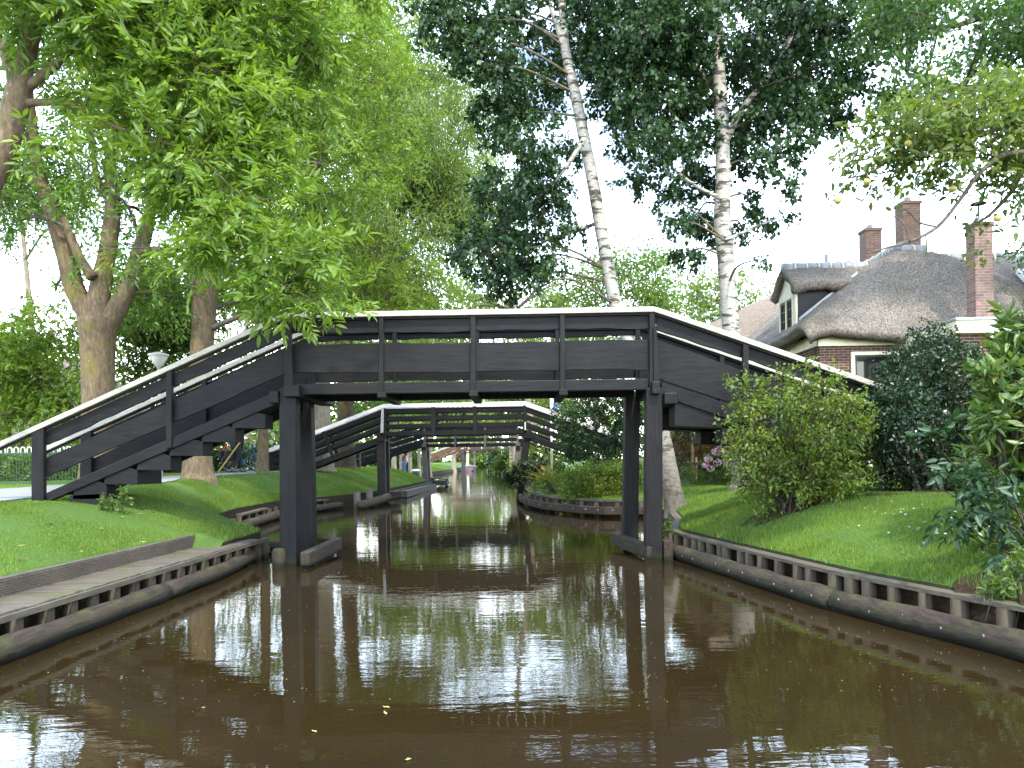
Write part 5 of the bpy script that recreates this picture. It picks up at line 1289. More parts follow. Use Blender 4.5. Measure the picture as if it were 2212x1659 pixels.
for px, py, Y, r, lab in ((262, 1072, 10.75, .15, 'leafy weed sprouting beside the lowest bridge step'), (1436, 1152, 11.6, .09, 'weed sprouting behind the stub pile of the right post'), (232, 1085, 10.7, .1, 'small tuft of weeds under the bridge steps'), (2150, 1300, 5.95, .1, 'ground ivy at the quay edge in the lower right corner'), (2205, 1288, 6.0, .14, 'nettle clump at the right edge of the photo above the quay')):
    g = P(px, py, Y)
    g = at(g.x, Y) if r > .08 and (px < 1400 or px > 2000) else g
    bush('weed', lab, g, [(g + Vector((dx * r, dy * r, .7 * r + dz * r)), (r * .7, r * .7, r * .7), 46) for dx, dy, dz in ((0, 0, .6), (.6, 0, .1), (-.6, 0, .1), (.2, -.4, .9))], dict(kind='simple', L=.05, W=.024, per=6, spread=.03, droop=-.1, wild=.7, shape='ovate'), M['leaf_mid'], int(px), 'weed', stems=2, sr=.003, keep=.5, tw=.002)
# ================================================================ trees further off
def far_tree(label, px, foot, Y, wid, polys, leaf, seed, count=14, r=(1.6, 2.6), n=260, bark=None, name='broadleaf_tree', group='trees further down the canal', top=None, spec='far', kscale=1.0):
    g0 = P(px, foot, Y); g = at(g0.x, Y)
    bl = region(polys, Y - 2.5, Y + 2.5, r[0], r[1], count, n, seed)
    cz = max(b[0].z for b in bl) - .6; cx_ = sum(b[0].x for b in bl) / len(bl)
    rr = wid * Y / F / 2
    st = [[(g - Vector((0, 0, .15)), rr * 1.6), (g + Vector((0, 0, .5)), rr * 1.05), (g + Vector((0, 0, 2.2)), rr * .9), (Vector((g.x * .6 + cx_ * .4, Y, (g.z + cz) / 2)), rr * .7), (Vector((cx_, Y, cz)), rr * .25)]]
    sc = Y / 50 * kscale
    return tree(name, label, st, bl, LEAF[spec] | dict(L=LEAF[spec]['L'] * sc, W=LEAF[spec]['W'] * sc) if LEAF[spec]['kind'] == 'simple' else LEAF[spec], bark or PB, M[leaf], seed, group=group, limb_r=.06, twig_r=.02, twig_keep=.25, stem_n=9)
row = 'trees of the far left lawn'
far_tree('flared pale trunk, first of the far lawn trees after the second bridge post', 851, 1010, 54, 11, [(770, 700), (900, 700), (910, 900), (780, 905)], 'leaf_mid', 71, group=row, name='lawn_tree', n=420)
far_tree('thin far lawn trunk beside the person in jeans', 865.5, 1010, 55, 5, [(800, 760), (900, 760), (900, 900), (800, 900)], 'leaf_mid', 72, 8, group=row, name='lawn_tree', n=380)
far_tree('far lawn trunk just left of the dark bin', 886, 1007, 57, 8, [(830, 640), (960, 640), (960, 890), (840, 900)], 'leaf_willow', 73, group=row, name='lawn_tree', n=420)
far_tree('far lawn trunk behind the dark bin', 906, 1003, 62, 7, [(880, 680), (1010, 680), (1010, 880), (880, 880)], 'leaf_mid', 74, group=row, name='lawn_tree', n=420)
far_tree('far lawn trunk at the low end of the fourth bridge', 928, 1004, 66, 9, [(900, 600), (1060, 580), (1080, 860), (920, 890)], 'leaf_willow', 75, group=row, name='lawn_tree', n=420)
far_tree('pale twin trunk tree beside the right end of the fourth bridge', 1106, 1006, 74, 11, [(1040, 640), (1200, 640), (1230, 880), (1050, 890)], 'leaf_willow', 76, 18, n=420)
far_tree('straight pale trunk paired with its twin at the fourth bridge', 1114, 1006, 73, 8, [(1090, 720), (1200, 720), (1220, 900), (1090, 910)], 'leaf_mid', 77, 10, n=380)
far_tree('small leafed fruit tree topping the middle of the bridge rail', 1290, 990, 36, 9, [(1235, 590), (1330, 560), (1330, 700), (1225, 760)], 'leaf_mid', 78, 13, (.8, 1.2), 640, name='fruit_tree', group='fruit trees behind the bridge', kscale=.8)
far_tree('lopsided fruit tree with a tall side shoot beside the leaning birch', 1410, 990, 36, 9, [(1350, 610), (1395, 560), (1415, 520), (1440, 530), (1420, 610), (1460, 680), (1440, 770), (1345, 770)], 'leaf_mid', 79, 17, (.6, 1.0), 640, name='fruit_tree', group='fruit trees behind the bridge', kscale=.8)
far_tree('round light green tree behind the sunlit thatch', 1560, 960, 52, 14, [(1480, 640), (1540, 600), (1600, 610), (1650, 640), (1620, 760), (1500, 760)], 'leaf_willow', 80, 14, (1.5, 2.2), 360)
far_tree('grey green tree behind the second bridge ramp', 1180, 985, 48, 12, [(1150, 680), (1300, 700), (1300, 900), (1160, 920)], 'leaf_willow', 81, 16, (1.4, 2.2), 380)
far_tree('feathery pale tree hanging behind the dark birch foliage', 1152, 985, 46, 16, [(960, 300), (1060, 260), (1120, 420), (1220, 570), (1215, 680), (960, 690)], 'leaf_willow', 82, 30, (1.5, 2.3), 420, name='willow_tree', spec='willow', kscale=1.5)
far_tree('deep green tree behind the three stemmed ash', 90, 980, 34, 16, [(-80, 200), (60, 300), (200, 420), (190, 620), (130, 600), (70, 430), (-80, 400)], 'leaf_mid', 83, 20, (1.0, 1.7), 380)
far_tree('tall tree filling the gap above the second bridge ramp', 640, 985, 44, 16, [(600, 560), (860, 560), (870, 870), (620, 900)], 'leaf_ash_deep', 84, 22, (1.4, 2.2), 400)
far_tree('green tree behind the slim mossy trunk', 520, 985, 40, 14, [(440, 620), (640, 620), (640, 880), (450, 900)], 'leaf_mid', 85, 18, (1.2, 2.0), 360)
far_tree('yellow green tree closing the view under the bridge deck', 980, 985, 92, 10, [(880, 760), (1080, 760), (1080, 940), (890, 940)], 'leaf_yellow', 86, 18, (2, 3), 380)
# bushes by the far water
for k, (px, py, Y, r, lf, lab) in enumerate(((1086, 988, 96, 1.3, 'leaf_dark', 'round dark bush on the far right waterline'), (1096, 994, 76, 1.0, 'leaf_mid', 'leafy bush at the foot of the far twin trunks'), (1040, 990, 150, 2.4, 'leaf_hedge', 'bright bushes at the very end of the canal'), (1020, 985, 155, 2.2, 'leaf_orange', 'reddish flowering bush at the very end of the canal'),
                                              (1060, 985, 148, 2.2, 'leaf_mid', 'green bush right of the bright ones at the canal end'), (835, 995, 62, 1.1, 'leaf_dark', 'dark hedge bush behind the far lawn trunks'), (873, 992, 66, 1.2, 'leaf_mid', 'clipped bush behind the person in jeans'), (1170, 985, 40, 1.0, 'leaf_hedge', 'flowery shrub below the right ramp of the third bridge'), (1135, 990, 52, .8, 'leaf_bush', 'small shrub left of the red hoop'))):
    c = P(px, py, Y); g = at(c.x, Y); sc = Y / 50
    bush('waterside_bush', lab, g, [(Vector((c.x + dx * r, Y + dy * r, g.z + dz * r)), (r * .6, r * .6, r * .55), 260) for dx, dy, dz in ((-.6, 0, .5), (.6, 0, .5), (0, 0, 1.0), (0, -.4, .4), (-.4, .2, 1.2), (.5, .1, 1.1), (-1, 0, .3), (1, 0, .35))], SM | dict(L=.2 * sc, W=.12 * sc, spread=.2 * sc), M[lf], 90 + k, keep=0, stems=2)
# the far wood that closes the view
rg = np.random.default_rng(101); bl = []
for i in range(150):
    a = rg.uniform(-1.02, 1.02); d = rg.uniform(165, 205)
    x, y = d * math.sin(a), d * math.cos(a); h = rg.uniform(2, 13)
    bl.append((Vector((x, y, h)), (6, 5, 4), 420))
o, cl = leaf_mesh('far_woodland', bl, dict(kind='simple', L=1.3, W=.8, per=26, spread=1.6, droop=.2, wild=.8, shape='quad'), rg, M['leaf_mid'], None)
tag(o, 'far green woodland closing the horizon beyond the canal', None, None, 'stuff')

# ================================================================ grass
def grass(name, label, n, side, y0, y1, o0, o1, h, w, seed, skip=None, mat='grass_blade'):
    rng = np.random.default_rng(seed)
    y = y0 + (y1 - y0) * rng.random(n); o = o0 + (o1 - o0) * rng.random(n)
    tab = LE if side < 0 else RE
    x = ip(tab, y) + side * o; z = (hL if side < 0 else hR)(o, y)
    keep = np.ones(n, bool)
    if side < 0:
        e = ip(PE, y); keep &= ~((x < e + .02) & (x > e - 1.72))
        keep &= ~((y < 10.8) & (o < .62))
    if skip is not None: keep &= ~skip(x, y)
    x, y, z = x[keep], y[keep], z[keep]; k = len(x)
    patch = .7 + .6 * (.5 + .5 * np.sin(x * 2.1 + 1.3 * np.sin(y * 1.7)) * np.sin(y * 2.6 + x))
    hh = h * (.5 + .9 * rng.random(k)) * patch
    a = rng.random(k) * 2 * math.pi; ln = .55 * rng.random(k)
    dx, dy = np.cos(a) * hh * ln, np.sin(a) * hh * ln
    b = rng.random(k) * math.pi; wx, wy = np.cos(b) * w / 2, np.sin(b) * w / 2
    z0 = z - .01
    v = np.stack([np.stack([x - wx, y - wy, z0], 1), np.stack([x + wx, y + wy, z0], 1), np.stack([x + dx + wx * .25, y + dy + wy * .25, z0 + hh], 1), np.stack([x + dx - wx * .25, y + dy - wy * .25, z0 + hh * .97], 1)], 1).reshape(-1, 3)
    o_ = link_mesh(name, np_mesh(name, v, np.arange(4 * k).reshape(k, 4)), M[mat])
    tag(o_, label, None, None, 'stuff')
grass('lawn_grass', 'short mown grass of the left lawn', 230000, -1, 4.2, 19, .45, 4.8, .028, .008, 201)
grass('lawn_grass', 'short mown grass of the left bank by the second bridge', 110000, -1, 19, 42, .14, 6, .045, .016, 202)
grass('lawn_grass', 'grass of the far left lawn', 50000, -1, 42, 95, .1, 8, .09, .04, 203)
grass('lawn_grass', 'daisy dotted grass of the right lawn', 220000, 1, 4.2, 13.5, .16, 4.6, .034, .008, 204)
grass('lawn_grass', 'grass between the right posts and the garden hedge', 90000, 1, 13.5, 23, .15, 5.0, .045, .012, 205)
grass('bank_fringe', 'longer grass fringe along the right quay planks', 9000, 1, 4.2, 18, .14, .4, .065, .008, 206)
grass('bank_fringe', 'longer grass fringe along the left bay edging', 9000, -1, 10.9, 26, .14, .45, .07, .010, 207)
grass('bank_fringe', 'tufts of grass on the far right bank', 16000, 1, 30, 100, .1, 3, .10, .04, 208)
# ================================================================ street lamp, fence
def street_lamp():
    Y = 19.4; p = P(343, 800, Y); g = hz(p.x, Y)
    t = thing('street_lamp', (p.x, Y, g), 'street lamp with a white cone shaped lantern behind the left ramp', 'street lamp')
    z = lambda py: P(343, py, Y).z
    MB().lathe((p.x, Y, g - .1), [(.055, 0), (.055, .6), (.038, .7), (.034, z(797) - g + .1)], 14).build('pole', M['pvc_grey'], t, True)
    zb, zr, zt = z(797), z(769), z(760)
    MB().lathe((p.x, Y, 0), [(.04, zb - .02), (.05, zb + .04), (.08, zb + .06), (.237, zr)], 24).build('lantern', M['lamp_glass'], t, True)
    MB().lathe((p.x, Y, 0), [(.24, zr + .002), (.254, zr + .004), (.254, zr + .042), (.14, zt - .03), (.03, zt)], 24).build('cap', M['lamp_white'], t)
street_lamp()
def hoop_fence():
    Y = 15.6; g = lambda x: hz(x, Y)
    t = thing('hooped_fence', (-11, Y, 1.0), 'green bow top railing fence with white painted hoops along the path', 'fence')
    x0, x1 = -12.6, -8.75; sp = .134; n = int((x1 - x0) / sp); zt = 1.0
    zz = lambda px, py: P(px, py, Y).z
    ztop, zrail, zlow = zz(60, 966), zz(60, 979), zz(60, 1047)
    bars, hoops = MB(), MB()
    for i in range(n):
        x = x0 + i * sp
        bars.tube([(x, Y, zlow - .05), (x, Y, zrail)], [.006, .006], 5); bars.tube([(x + sp / 2, Y, zlow - .05), (x + sp / 2, Y, zrail)], [.006, .006], 5)
        if i % 2 == 0 or True:
            pts = [(x + .02, Y, zrail)] + [(x + sp / 2 - .045 * math.cos(a), Y, ztop - .045 + .045 * math.sin(a)) for a in np.linspace(0, math.pi, 7)] + [(x + sp / 2 + .045, Y, zrail)]
            pts[0] = (x + sp / 2 - .045, Y, zrail); hoops.tube(pts, [.0105] * len(pts), 6)
    bars.build('bars', M['mid_green_paint'], t); hoops.build('hoops', M['white_paint'], t)
    m = MB(); m.box(x0, x1, Y - .012, Y + .012, zrail - .018, zrail + .018); m.box(x0, x1, Y - .01, Y + .01, zlow + .02, zlow + .045); m.build('rails', M['mid_green_paint'], t)
    for x in np.arange(x0 + .4, x1, 1.25):
        MB().box(x - .022, x + .022, Y - .022, Y + .022, g(x) - .1, zrail + .02).build('post', M['mid_green_paint'], t)
    MB().beam((x0 + .9, Y + .02, g(x0) - .0), (x0 + 1.65, Y + .02, zrail - .3), .02, .02).build('brace', M['mid_green_paint'], t)
hoop_fence()

# ================================================================ people and the bicycle
def skin_body(name, joints, edges, mat, parent, sub=2):
    """one continuous surface grown round a jointed skeleton; joints: (x,y,z,radius)"""
    me = bpy.data.meshes.new(name); org = world_origin(parent)
    me.from_pydata([Vector(j[:3]) - org for j in joints], edges, [])
    o = bpy.data.objects.new(name + '_rig', me); COL.objects.link(o)
    sk = o.modifiers.new('skin', 'SKIN'); sk.use_smooth_shade = True; sk.branch_smoothing = .3
    for i, j in enumerate(joints):
        d = me.skin_vertices[0].data[i]; d.radius = (j[3], j[3] * (j[4] if len(j) > 4 else 1)); d.use_root = (i == 0)
    su = o.modifiers.new('sub', 'SUBSURF'); su.levels = su.render_levels = sub
    dg = bpy.context.evaluated_depsgraph_get(); dg.update()
    me2 = bpy.data.meshes.new_from_object(o.evaluated_get(dg)); me2.name = name
    bpy.data.objects.remove(o); 
    me2.materials.clear()
    return link_mesh(name, me2, mat, parent, True)
def person(label, foot, face, height=1.75, pose='walk', top='shirt_cloth', legs='trouser_cloth', shoes='shoe_grey', hair='hair_dark', grip=None, gripL=None):
    """foot: ground point; face: heading in radians (0 = +x)."""
    t = thing('person', foot, label, 'person'); k = height / 1.75
    c, s = math.cos(face), math.sin(face)
    W = lambda f, l, z: (foot[0] + (f * c - l * s) * k, foot[1] + (f * s + l * c) * k, foot[2] + z * k)
    st = .22 if pose == 'walk' else .03
    def J(f, l, z, r, q=1): return (*W(f, l, z), r * k, q)
    hipL, hipR = J(0, .09, .90, .085), J(0, -.09, .90, .085)
    knL, anL, toL = J(st * .75, .09, .50, .06), J(st * .9, .09, .09, .042), J(st * .9 + .17, .10, .04, .035)
    knR, anR, toR = J(-st * .2 + .06, -.09, .50, .06), J(-st * 1.1, -.09, .11, .042), J(-st * 1.1 + .16, -.10, .045, .035)
    pel, wai, che, nek, hed, crn = J(0, 0, .94, .13, 1), J(.02, 0, 1.12, .12, 1), J(.03, 0, 1.32, .14, 1), J(.04, 0, 1.47, .055), J(.06, 0, 1.58, .088), J(.05, 0, 1.68, .08)
    shL, shR = J(.03, .17, 1.40, .062), J(.03, -.17, 1.40, .062)
    hR = (*grip, .03 * k) if grip else J(.10, -.24, .82, .03); hLd = (*gripL, .03 * k) if gripL else J(.0, .24, .82, .03)
    def elbow(sh, hd, back):
        a, b = Vector(sh[:3]), Vector(hd[:3]); m_ = a.lerp(b, .5); d = (b - a).length; L = .29 * k
        h = math.sqrt(max(0, L * L - d * d / 4)); v = Vector(W(-1, 0, -.6)) - Vector(W(0, 0, 0)); v -= v.project(b - a) if (b - a).length else v
        return (*(m_ + v.normalized() * min(h, .16)), .042 * k)
    elR, elL = elbow(shR, hR, 1), elbow(shL, hLd, 1)
    jt = [pel, wai, che, nek, hed, crn, hipL, knL, anL, toL, hipR, knR, anR, toR, shL, elL, hLd, shR, elR, hR]
    ed = [(0, 1), (1, 2), (2, 3), (3, 4), (4, 5), (0, 6), (6, 7), (7, 8), (8, 9), (0, 10), (10, 11), (11, 12), (12, 13), (2, 14), (14, 15), (15, 16), (2, 17), (17, 18), (18, 19)]
    # fingers and thumbs, curled, on both hands
    for base, el in ((16, elL), (19, elR)):
        hp = Vector(jt[base][:3]); d = (hp - Vector(el[:3])).normalized(); sd = d.cross(Vector((0, 0, 1))); sd = sd.normalized() if sd.length > .1 else Vector((1, 0, 0))
        dn = sd.cross(d)
        for i, (o_, ln) in enumerate(((-.027, .075), (-.009, .085), (.009, .08), (.027, .065))):
            a = hp + (d * .05 + sd * o_) * k; b = a + (d * ln * .5 + dn * ln * .25 * -1) * k; e = b + (dn * -ln * .45 + d * .1 * ln) * k
            n0 = len(jt); jt += [(*a, .010 * k), (*b, .009 * k), (*e, .008 * k)]; ed += [(base, n0), (n0, n0 + 1), (n0 + 1, n0 + 2)]
        a = hp + (sd * .038 + d * .015) * k; b = a + (d * .04 + sd * .012 - dn * .02) * k
        n0 = len(jt); jt += [(*a, .011 * k), (*b, .009 * k)]; ed += [(base, n0), (n0, n0 + 1)]
    skin_body('body', jt, ed, M['skin'], t, 1)
    ex = lambda j, r: (*j[:3], j[3] + r * k, *(j[4:5]))
    tr = [ex(pel, .02), ex(hipL, .02), ex(knL, .022), (*Vector(anL[:3]).lerp(Vector(knL[:3]), .06), .062 * k), ex(hipR, .02), ex(knR, .022), (*Vector(anR[:3]).lerp(Vector(knR[:3]), .06), .062 * k)]
    skin_body('trousers', tr, [(0, 1), (1, 2), (2, 3), (0, 4), (4, 5), (5, 6)], M[legs], t)
    up = lambda a, b, f: tuple(Vector(a[:3]).lerp(Vector(b[:3]), f))
    tp = [ex(wai, .03), (*W(0, 0, .90), .155 * k), ex(che, .025), (*W(.035, 0, 1.44), .075 * k), ex(shL, .016), (*up(shL, elL, .75), .058 * k), ex(shR, .016), (*up(shR, elR, .75), .058 * k)]
    skin_body('shirt', tp, [(0, 1), (0, 2), (2, 3), (2, 4), (4, 5), (2, 6), (6, 7)], M[top], t)
    m = MB()
    for an, to in ((anL, toL), (anR, toR)):
        a, b = Vector(an[:3]), Vector(to[:3]); m.tube([a - (b - a) * .35 + Vector((0, 0, -.03)), a.lerp(b, .4) + Vector((0, 0, -.02)), b + (b - a) * .15], [.05 * k, .056 * k, .036 * k], 10)
    m.build('shoes', M[shoes], t, True)
    h = Vector(crn[:3]) + Vector((-.015 * c, -.015 * s, .012)); m = MB(); m.ball(h, .105 * k, 14, (1, 1, .95)); m.build('hair', M[hair], t, True)
    # face: nose, eyes, mouth, ears
    fc = MB(); hc = Vector(hed[:3]); fw = Vector((c, s, 0)); sd = Vector((-s, c, 0))
    fc.ball(hc + fw * .10 * k + Vector((0, 0, .0)), .017 * k, 8); fc.ball(hc + sd * .092 * k, .028 * k, 8, (.6, .6, 1)); fc.ball(hc - sd * .092 * k, .028 * k, 8, (.6, .6, 1))
    fc.build('nose_and_ears', M['skin'], t, True)
    e = MB(); e.ball(hc + fw * .088 * k + sd * .032 * k + Vector((0, 0, .03)), .011, 8); e.ball(hc + fw * .088 * k - sd * .032 * k + Vector((0, 0, .03)), .011, 8); e.build('eyes', M['hair_dark'], t)
    mo = MB(); mo.ball(hc + fw * .092 * k + Vector((0, 0, -.045)), .02 * k, 8, (1, 1, .35)); mo.build('mouth', M['red_cloth'], t)
    return t
def bicycle(foot, face):
    t = thing('bicycle', foot, 'teal city bicycle being wheeled along the path by the person with the pole', 'bicycle')
    c, s = math.cos(face), math.sin(face)
    W = lambda f, z, l=0: Vector((foot[0] + f * c - l * s, foot[1] + f * s + l * c, foot[2] + z))
    rw = .34
    for f0 in (-.52, .52):
        ring = [W(f0 + (rw - .02) * math.cos(a), rw + (rw - .02) * math.sin(a)) for a in np.linspace(0, 2 * math.pi, 33)]
        w_ = MB().tube(ring, [.020] * 33, 6, False).build('wheel', M['black_rubber'], t, True)
        ring = [W(f0 + (rw - .045) * math.cos(a), rw + (rw - .045) * math.sin(a)) for a in np.linspace(0, 2 * math.pi, 33)]
        MB().tube(ring, [.012] * 33, 6, False).build('rim', M['steel'], w_, True)
        m = MB()
        for a in np.linspace(0, 2 * math.pi, 17)[:-1]: m.tube([W(f0 + .02 * math.cos(a + 1.4), rw + .02 * math.sin(a + 1.4)), W(f0 + (rw - .04) * math.cos(a), rw + (rw - .04) * math.sin(a))], [.0022, .0022], 4)
        m.tube([W(f0, rw, -.05), W(f0, rw, .05)], [.02, .02], 8); m.build('spokes', M['steel'], w_)
        arc = [W(f0 + (rw + .03) * math.cos(a), rw + (rw + .03) * math.sin(a)) for a in np.linspace(.35, 2.9, 14)]
        MB().tube(arc, [.022] * 14, 6).build('mudguard', M['bag_black'], t, True)
    bb, seat, head, hb = W(-.06, .30), W(-.20, .86), W(.34, .92), W(.40, .70)
    m = MB(); m.tube([bb, seat], [.017, .016], 8); m.tube([bb, hb], [.02, .02], 8); m.tube([W(-.15, .62), W(.33, .84)], [.015, .015], 8)
    for l in (-.045, .045): m.tube([bb, W(-.52, rw, l)], [.012, .01], 6); m.tube([W(-.16, .70), W(-.52, rw, l)], [.010, .009], 6)
    m.build('frame', M['teal_paint'], t, True)
    m = MB(); m.tube([head, hb], [.018, .018], 8)
    for l in (-.045, .045): m.tube([hb, W(.45, .52, l), W(.52, rw, l)], [.013, .012, .010], 6)
    m.build('fork', M['teal_paint'], t, True)
    m = MB(); m.tube([head, W(.32, 1.02)], [.014, .014], 8); m.tube([W(.10, 1.02, -.28), W(.22, 1.05, -.26), W(.34, 1.04, -.1), W(.34, 1.04, .1), W(.22, 1.05, .26), W(.10, 1.02, .28)], [.012] * 6, 8); m.build('handlebar', M['steel'], t, True)
    m = MB(); m.tube([W(-.37, .93), W(-.28, .95), W(-.12, .94), W(-.06, .93)], [.05, .085, .05, .02], 10); m.build('saddle', M['bag_black'], t, True)
    MB().tube([seat, W(-.215, .93)], [.012, .012], 8).build('seat_post', M['steel'], t)
    MB().prism_to([W(-.12, .22, -.07), W(.03, .24, -.07), W(.03, .40, -.07), W(-.10, .44, -.07), W(-.36, .40, -.07), W(-.36, .32, -.07)], W(0, 0, .03) - W(0, 0, 0)).build('chain_case', M['teal_paint'], t, False, .01)
    m = MB(); m.tube([W(-.06, .30, -.12), W(-.06, .30, .12)], [.012, .012], 6); m.beam(W(-.06, .30, -.12), W(.08, .20, -.12), .02, .015); m.beam(W(-.06, .30, .12), W(-.2, .4, .12), .02, .015); m.beam(W(.08, .20, -.21), W(.08, .20, -.12), .08, .02); m.build('cranks', M['steel'], t)
    m = MB()
    for l in (-.16, .16): m.prism_to([W(-.80, .40, l - .06), W(-.40, .40, l - .06), W(-.38, .72, l - .06), W(-.80, .72, l - .06)], W(0, 0, .12) - W(0, 0, 0))
    m.build('pannier_bags', M['bag_black'], t, False, .03)
    m = MB(); m.beam(W(-.8, .74), W(-.3, .74), .12, .015); m.build('luggage_rack', M['steel'], t)
    m = MB(); m.ball(W(.42, .86), .045, 10); m.build('headlight', M['steel'], t, True)
    return W
fc_ = R(52)          # heading up the path, away from us
gp_ = at(P(512, 1022, 25.4).x, 25.4, .02)
W = bicycle(tuple(at(P(527, 1022, 25.85).x, 25.85, .02)), fc_)
pm = MB(); a, c = P(471, 1021, 24.75), P(540, 925, 25.05); d = (c - a)
person('person in a grey shirt and black trousers wheeling the teal bicycle', tuple(gp_), fc_, 1.78, 'walk', grip=tuple(W(.13, 1.05, -.27)), gripL=tuple(a + d * .78 + Vector((0, .05, 0))))
pm.tube([a, a + d * 1.3], [.027, .024], 8)
tag(pm.build('wooden_pole', M['yellow_wood'], None, True, 0, False, a), 'long yellow wooden pole carried slantwise by the person with the bicycle', 'pole')
f1 = at(P(871, 1004, 56).x, 56, .01)
person('distant person in blue jeans and a brown top on the far left lawn', tuple(f1), R(-100), 1.75, 'stand', 'brown_cloth', 'jeans_cloth')
f2 = at(P(881, 1006, 57).x, 57.5, .01)
person('distant person in a white top partly behind a far lawn trunk', tuple(f2), R(-80), 1.78, 'stand', 'white_cloth', 'trouser_cloth')

# ================================================================ small things down the canal
bnp = at(P(898, 1006, 55).x, 55)
t = thing('waste_container', bnp, 'dark green container with a pale lid on the far left lawn', 'container')
w_, hh = 18 * 55 / F, 25.5 * 55 / F
MB().lathe(bnp, [(w_ * .50, -.05), (w_ * .5, hh * .86), (w_ * .47, hh * .9)], 20).build('drum', M['bin_green'], t, True)
MB().lathe(bnp, [(w_ * .52, hh * .86), (w_ * .53, hh * .93), (w_ * .40, hh)], 20).build('lid', M['bin_lid'], t)
op = at(P(897, 1013, 50).x, 50)
m = MB(); m.tube([(op.x, op.y, op.z - .1), (op.x, op.y, op.z + .3), (op.x, op.y, op.z + .33)], [.045, .045, .03], 10)
tag(m.build('marker_post', M['orange_paint'], None, True, 0, False, op), 'short orange marker post in front of the dark container', 'post')
sg = thing('hanging_sign', P(926, 948, 68), 'small orange board among the far left lawn trunks', 'sign')
a, c = P(922, 940, 68), P(931, 954, 68); MB().box(a.x, c.x, 68, 68.05, c.z, a.z).build('board', M['orange_paint'], sg)
MB().box((a.x + c.x) / 2 - .04, (a.x + c.x) / 2 + .04, 68.06, 68.12, .6, c.z + .1).build('post', M['grey_post'], sg)
# moored boat near the fourth bridge
def boat(label, px, py, Y, L, wd, hull, seed, seats=True, up=.45):
    c = P(px, py, Y); t = thing('moored_boat', (c.x, Y, 0), label, 'boat', 'boats moored far down the canal')
    n = 12; V, Fc = [], []
    for i in range(n + 1):
        u = i / n; w_ = wd / 2 * (math.sin(math.pi * (.12 + .88 * u) ** .8) ** .6 if u < .999 else .05); sh = up + .18 * (2 * u - 1) ** 2
        x = (u - .5) * L
        for k, (q, z) in enumerate(((-1, sh), (-.8, .12), (-.4, -.12), (.4, -.12), (.8, .12), (1, sh))): V.append((c.x + q * w_, Y + x, z))
    for i in range(n):
        for k in range(5): Fc.append((i * 6 + k, i * 6 + k + 1, i * 6 + k + 7, i * 6 + k + 6))
    m = MB(); m.add(V, Fc); m.add(V[:6], [tuple(range(6))]); m.build('hull', M[hull], t)
    m = MB(); m.tube([(v[0], v[1], v[2]) for v in V[0::6]], [.05] * (n + 1), 6); m.tube([(v[0], v[1], v[2]) for v in V[5::6]], [.05] * (n + 1), 6); m.build('gunwale', M['hull_white'], t)
    m = MB()
    for f in (-.2, .1, .3): m.box(c.x - wd * .38, c.x + wd * .38, Y + f * L - .15, Y + f * L + .15, .2, .26)
    m.build('thwarts', M['hull_pink'], t); return t
boat('pale boat with pink seats moored by the left post of the fifth bridge', 1012, 1008, 98, 4.5, 2.2, 'hull_pink', 1, up=.5)
boat('low dark punt moored below the bush on the far right', 1091, 1003, 112, 5, 2.4, 'hull_dark', 2, up=.25)
boat('small dark rowing boat at the post of the sixth bridge', 1067, 1004, 122, 4, 1.6, 'hull_dark', 3, up=.3)
# brown name board
sb_ = thing('name_board', P(1093, 978, 90), 'brown board lettered DE O in white beside the fourth bridge', 'sign')
a, c = P(1084.5, 969, 90), P(1095.5, 984.5, 90)
MB().box(a.x, c.x, 90, 90.06, c.z, a.z).build('board', M['sign_brown'], sb_)
MB().box(a.x - .14, a.x - .02, 90.0, 90.1, .3, a.z + .5).build('post', M['white_paint'], sb_)
cu = bpy.data.curves.new('lettering', 'FONT'); cu.body = 'DE O'; cu.size = .36; cu.extrude = .01; cu.align_x = 'CENTER'
fo = bpy.data.objects.new('lettering_curve', cu); COL.objects.link(fo)
lm = bpy.data.meshes.new_from_object(fo.evaluated_get(bpy.context.evaluated_depsgraph_get())); bpy.data.objects.remove(fo)
lm.materials.clear(); fo = link_mesh('lettering', lm, M['white_paint'], sb_)
fo.rotation_euler = (R(90), 0, 0); fo.location = Vector(((a.x + c.x) / 2, 89.985, (a.z + c.z) / 2 + .02)) - sb_.location
# blue pennant on its white pole
fp = P(1192, 990, 31.5); t = thing('flag', at(fp.x, 31.5), 'blue and white flag drooping from a white pole by the second bridge', 'flag')
zt = P(1192, 848, 31.5).z
MB().tube([(fp.x, 31.5, t.location.z - .1), (fp.x, 31.5, zt)], [.05, .04], 8).build('pole', M['white_paint'], t, True)
q = lambda x, y, d=0: P(x, y, 31.5 + d)
MB().prism_to([q(1192.5, 850), q(1199, 856), q(1213, 884), q(1215, 890), q(1195, 888)], (0, .03, 0)).build('flag_cloth', M['flag_blue'], t)
MB().prism_to([q(1204.5, 870, -.01), q(1210, 884, -.01), q(1204.5, 885, -.01)], (0, .008, 0)).build('white_patch', M['white_paint'], t)
MB().prism_to([q(1192.5, 849, -.012), q(1197.5, 856, -.012), q(1197.5, 862, -.012), q(1195, 872, -.012), q(1195, 888, -.012), q(1192.5, 888, -.012)], (0, .008, 0)).build('white_hoist', M['white_paint'], t)
m = MB()
for i, (x, y) in enumerate(((1198.5, 866), (1201, 868), (1203, 870), (1200, 879))): m.prism_to([q(x, y, -.012), q(x + .7, y, -.012), q(x + 1.2, y + 4, -.012), q(x + .5, y + 4, -.012)], (0, .008, 0))
m.build('white_marks', M['white_paint'], t)
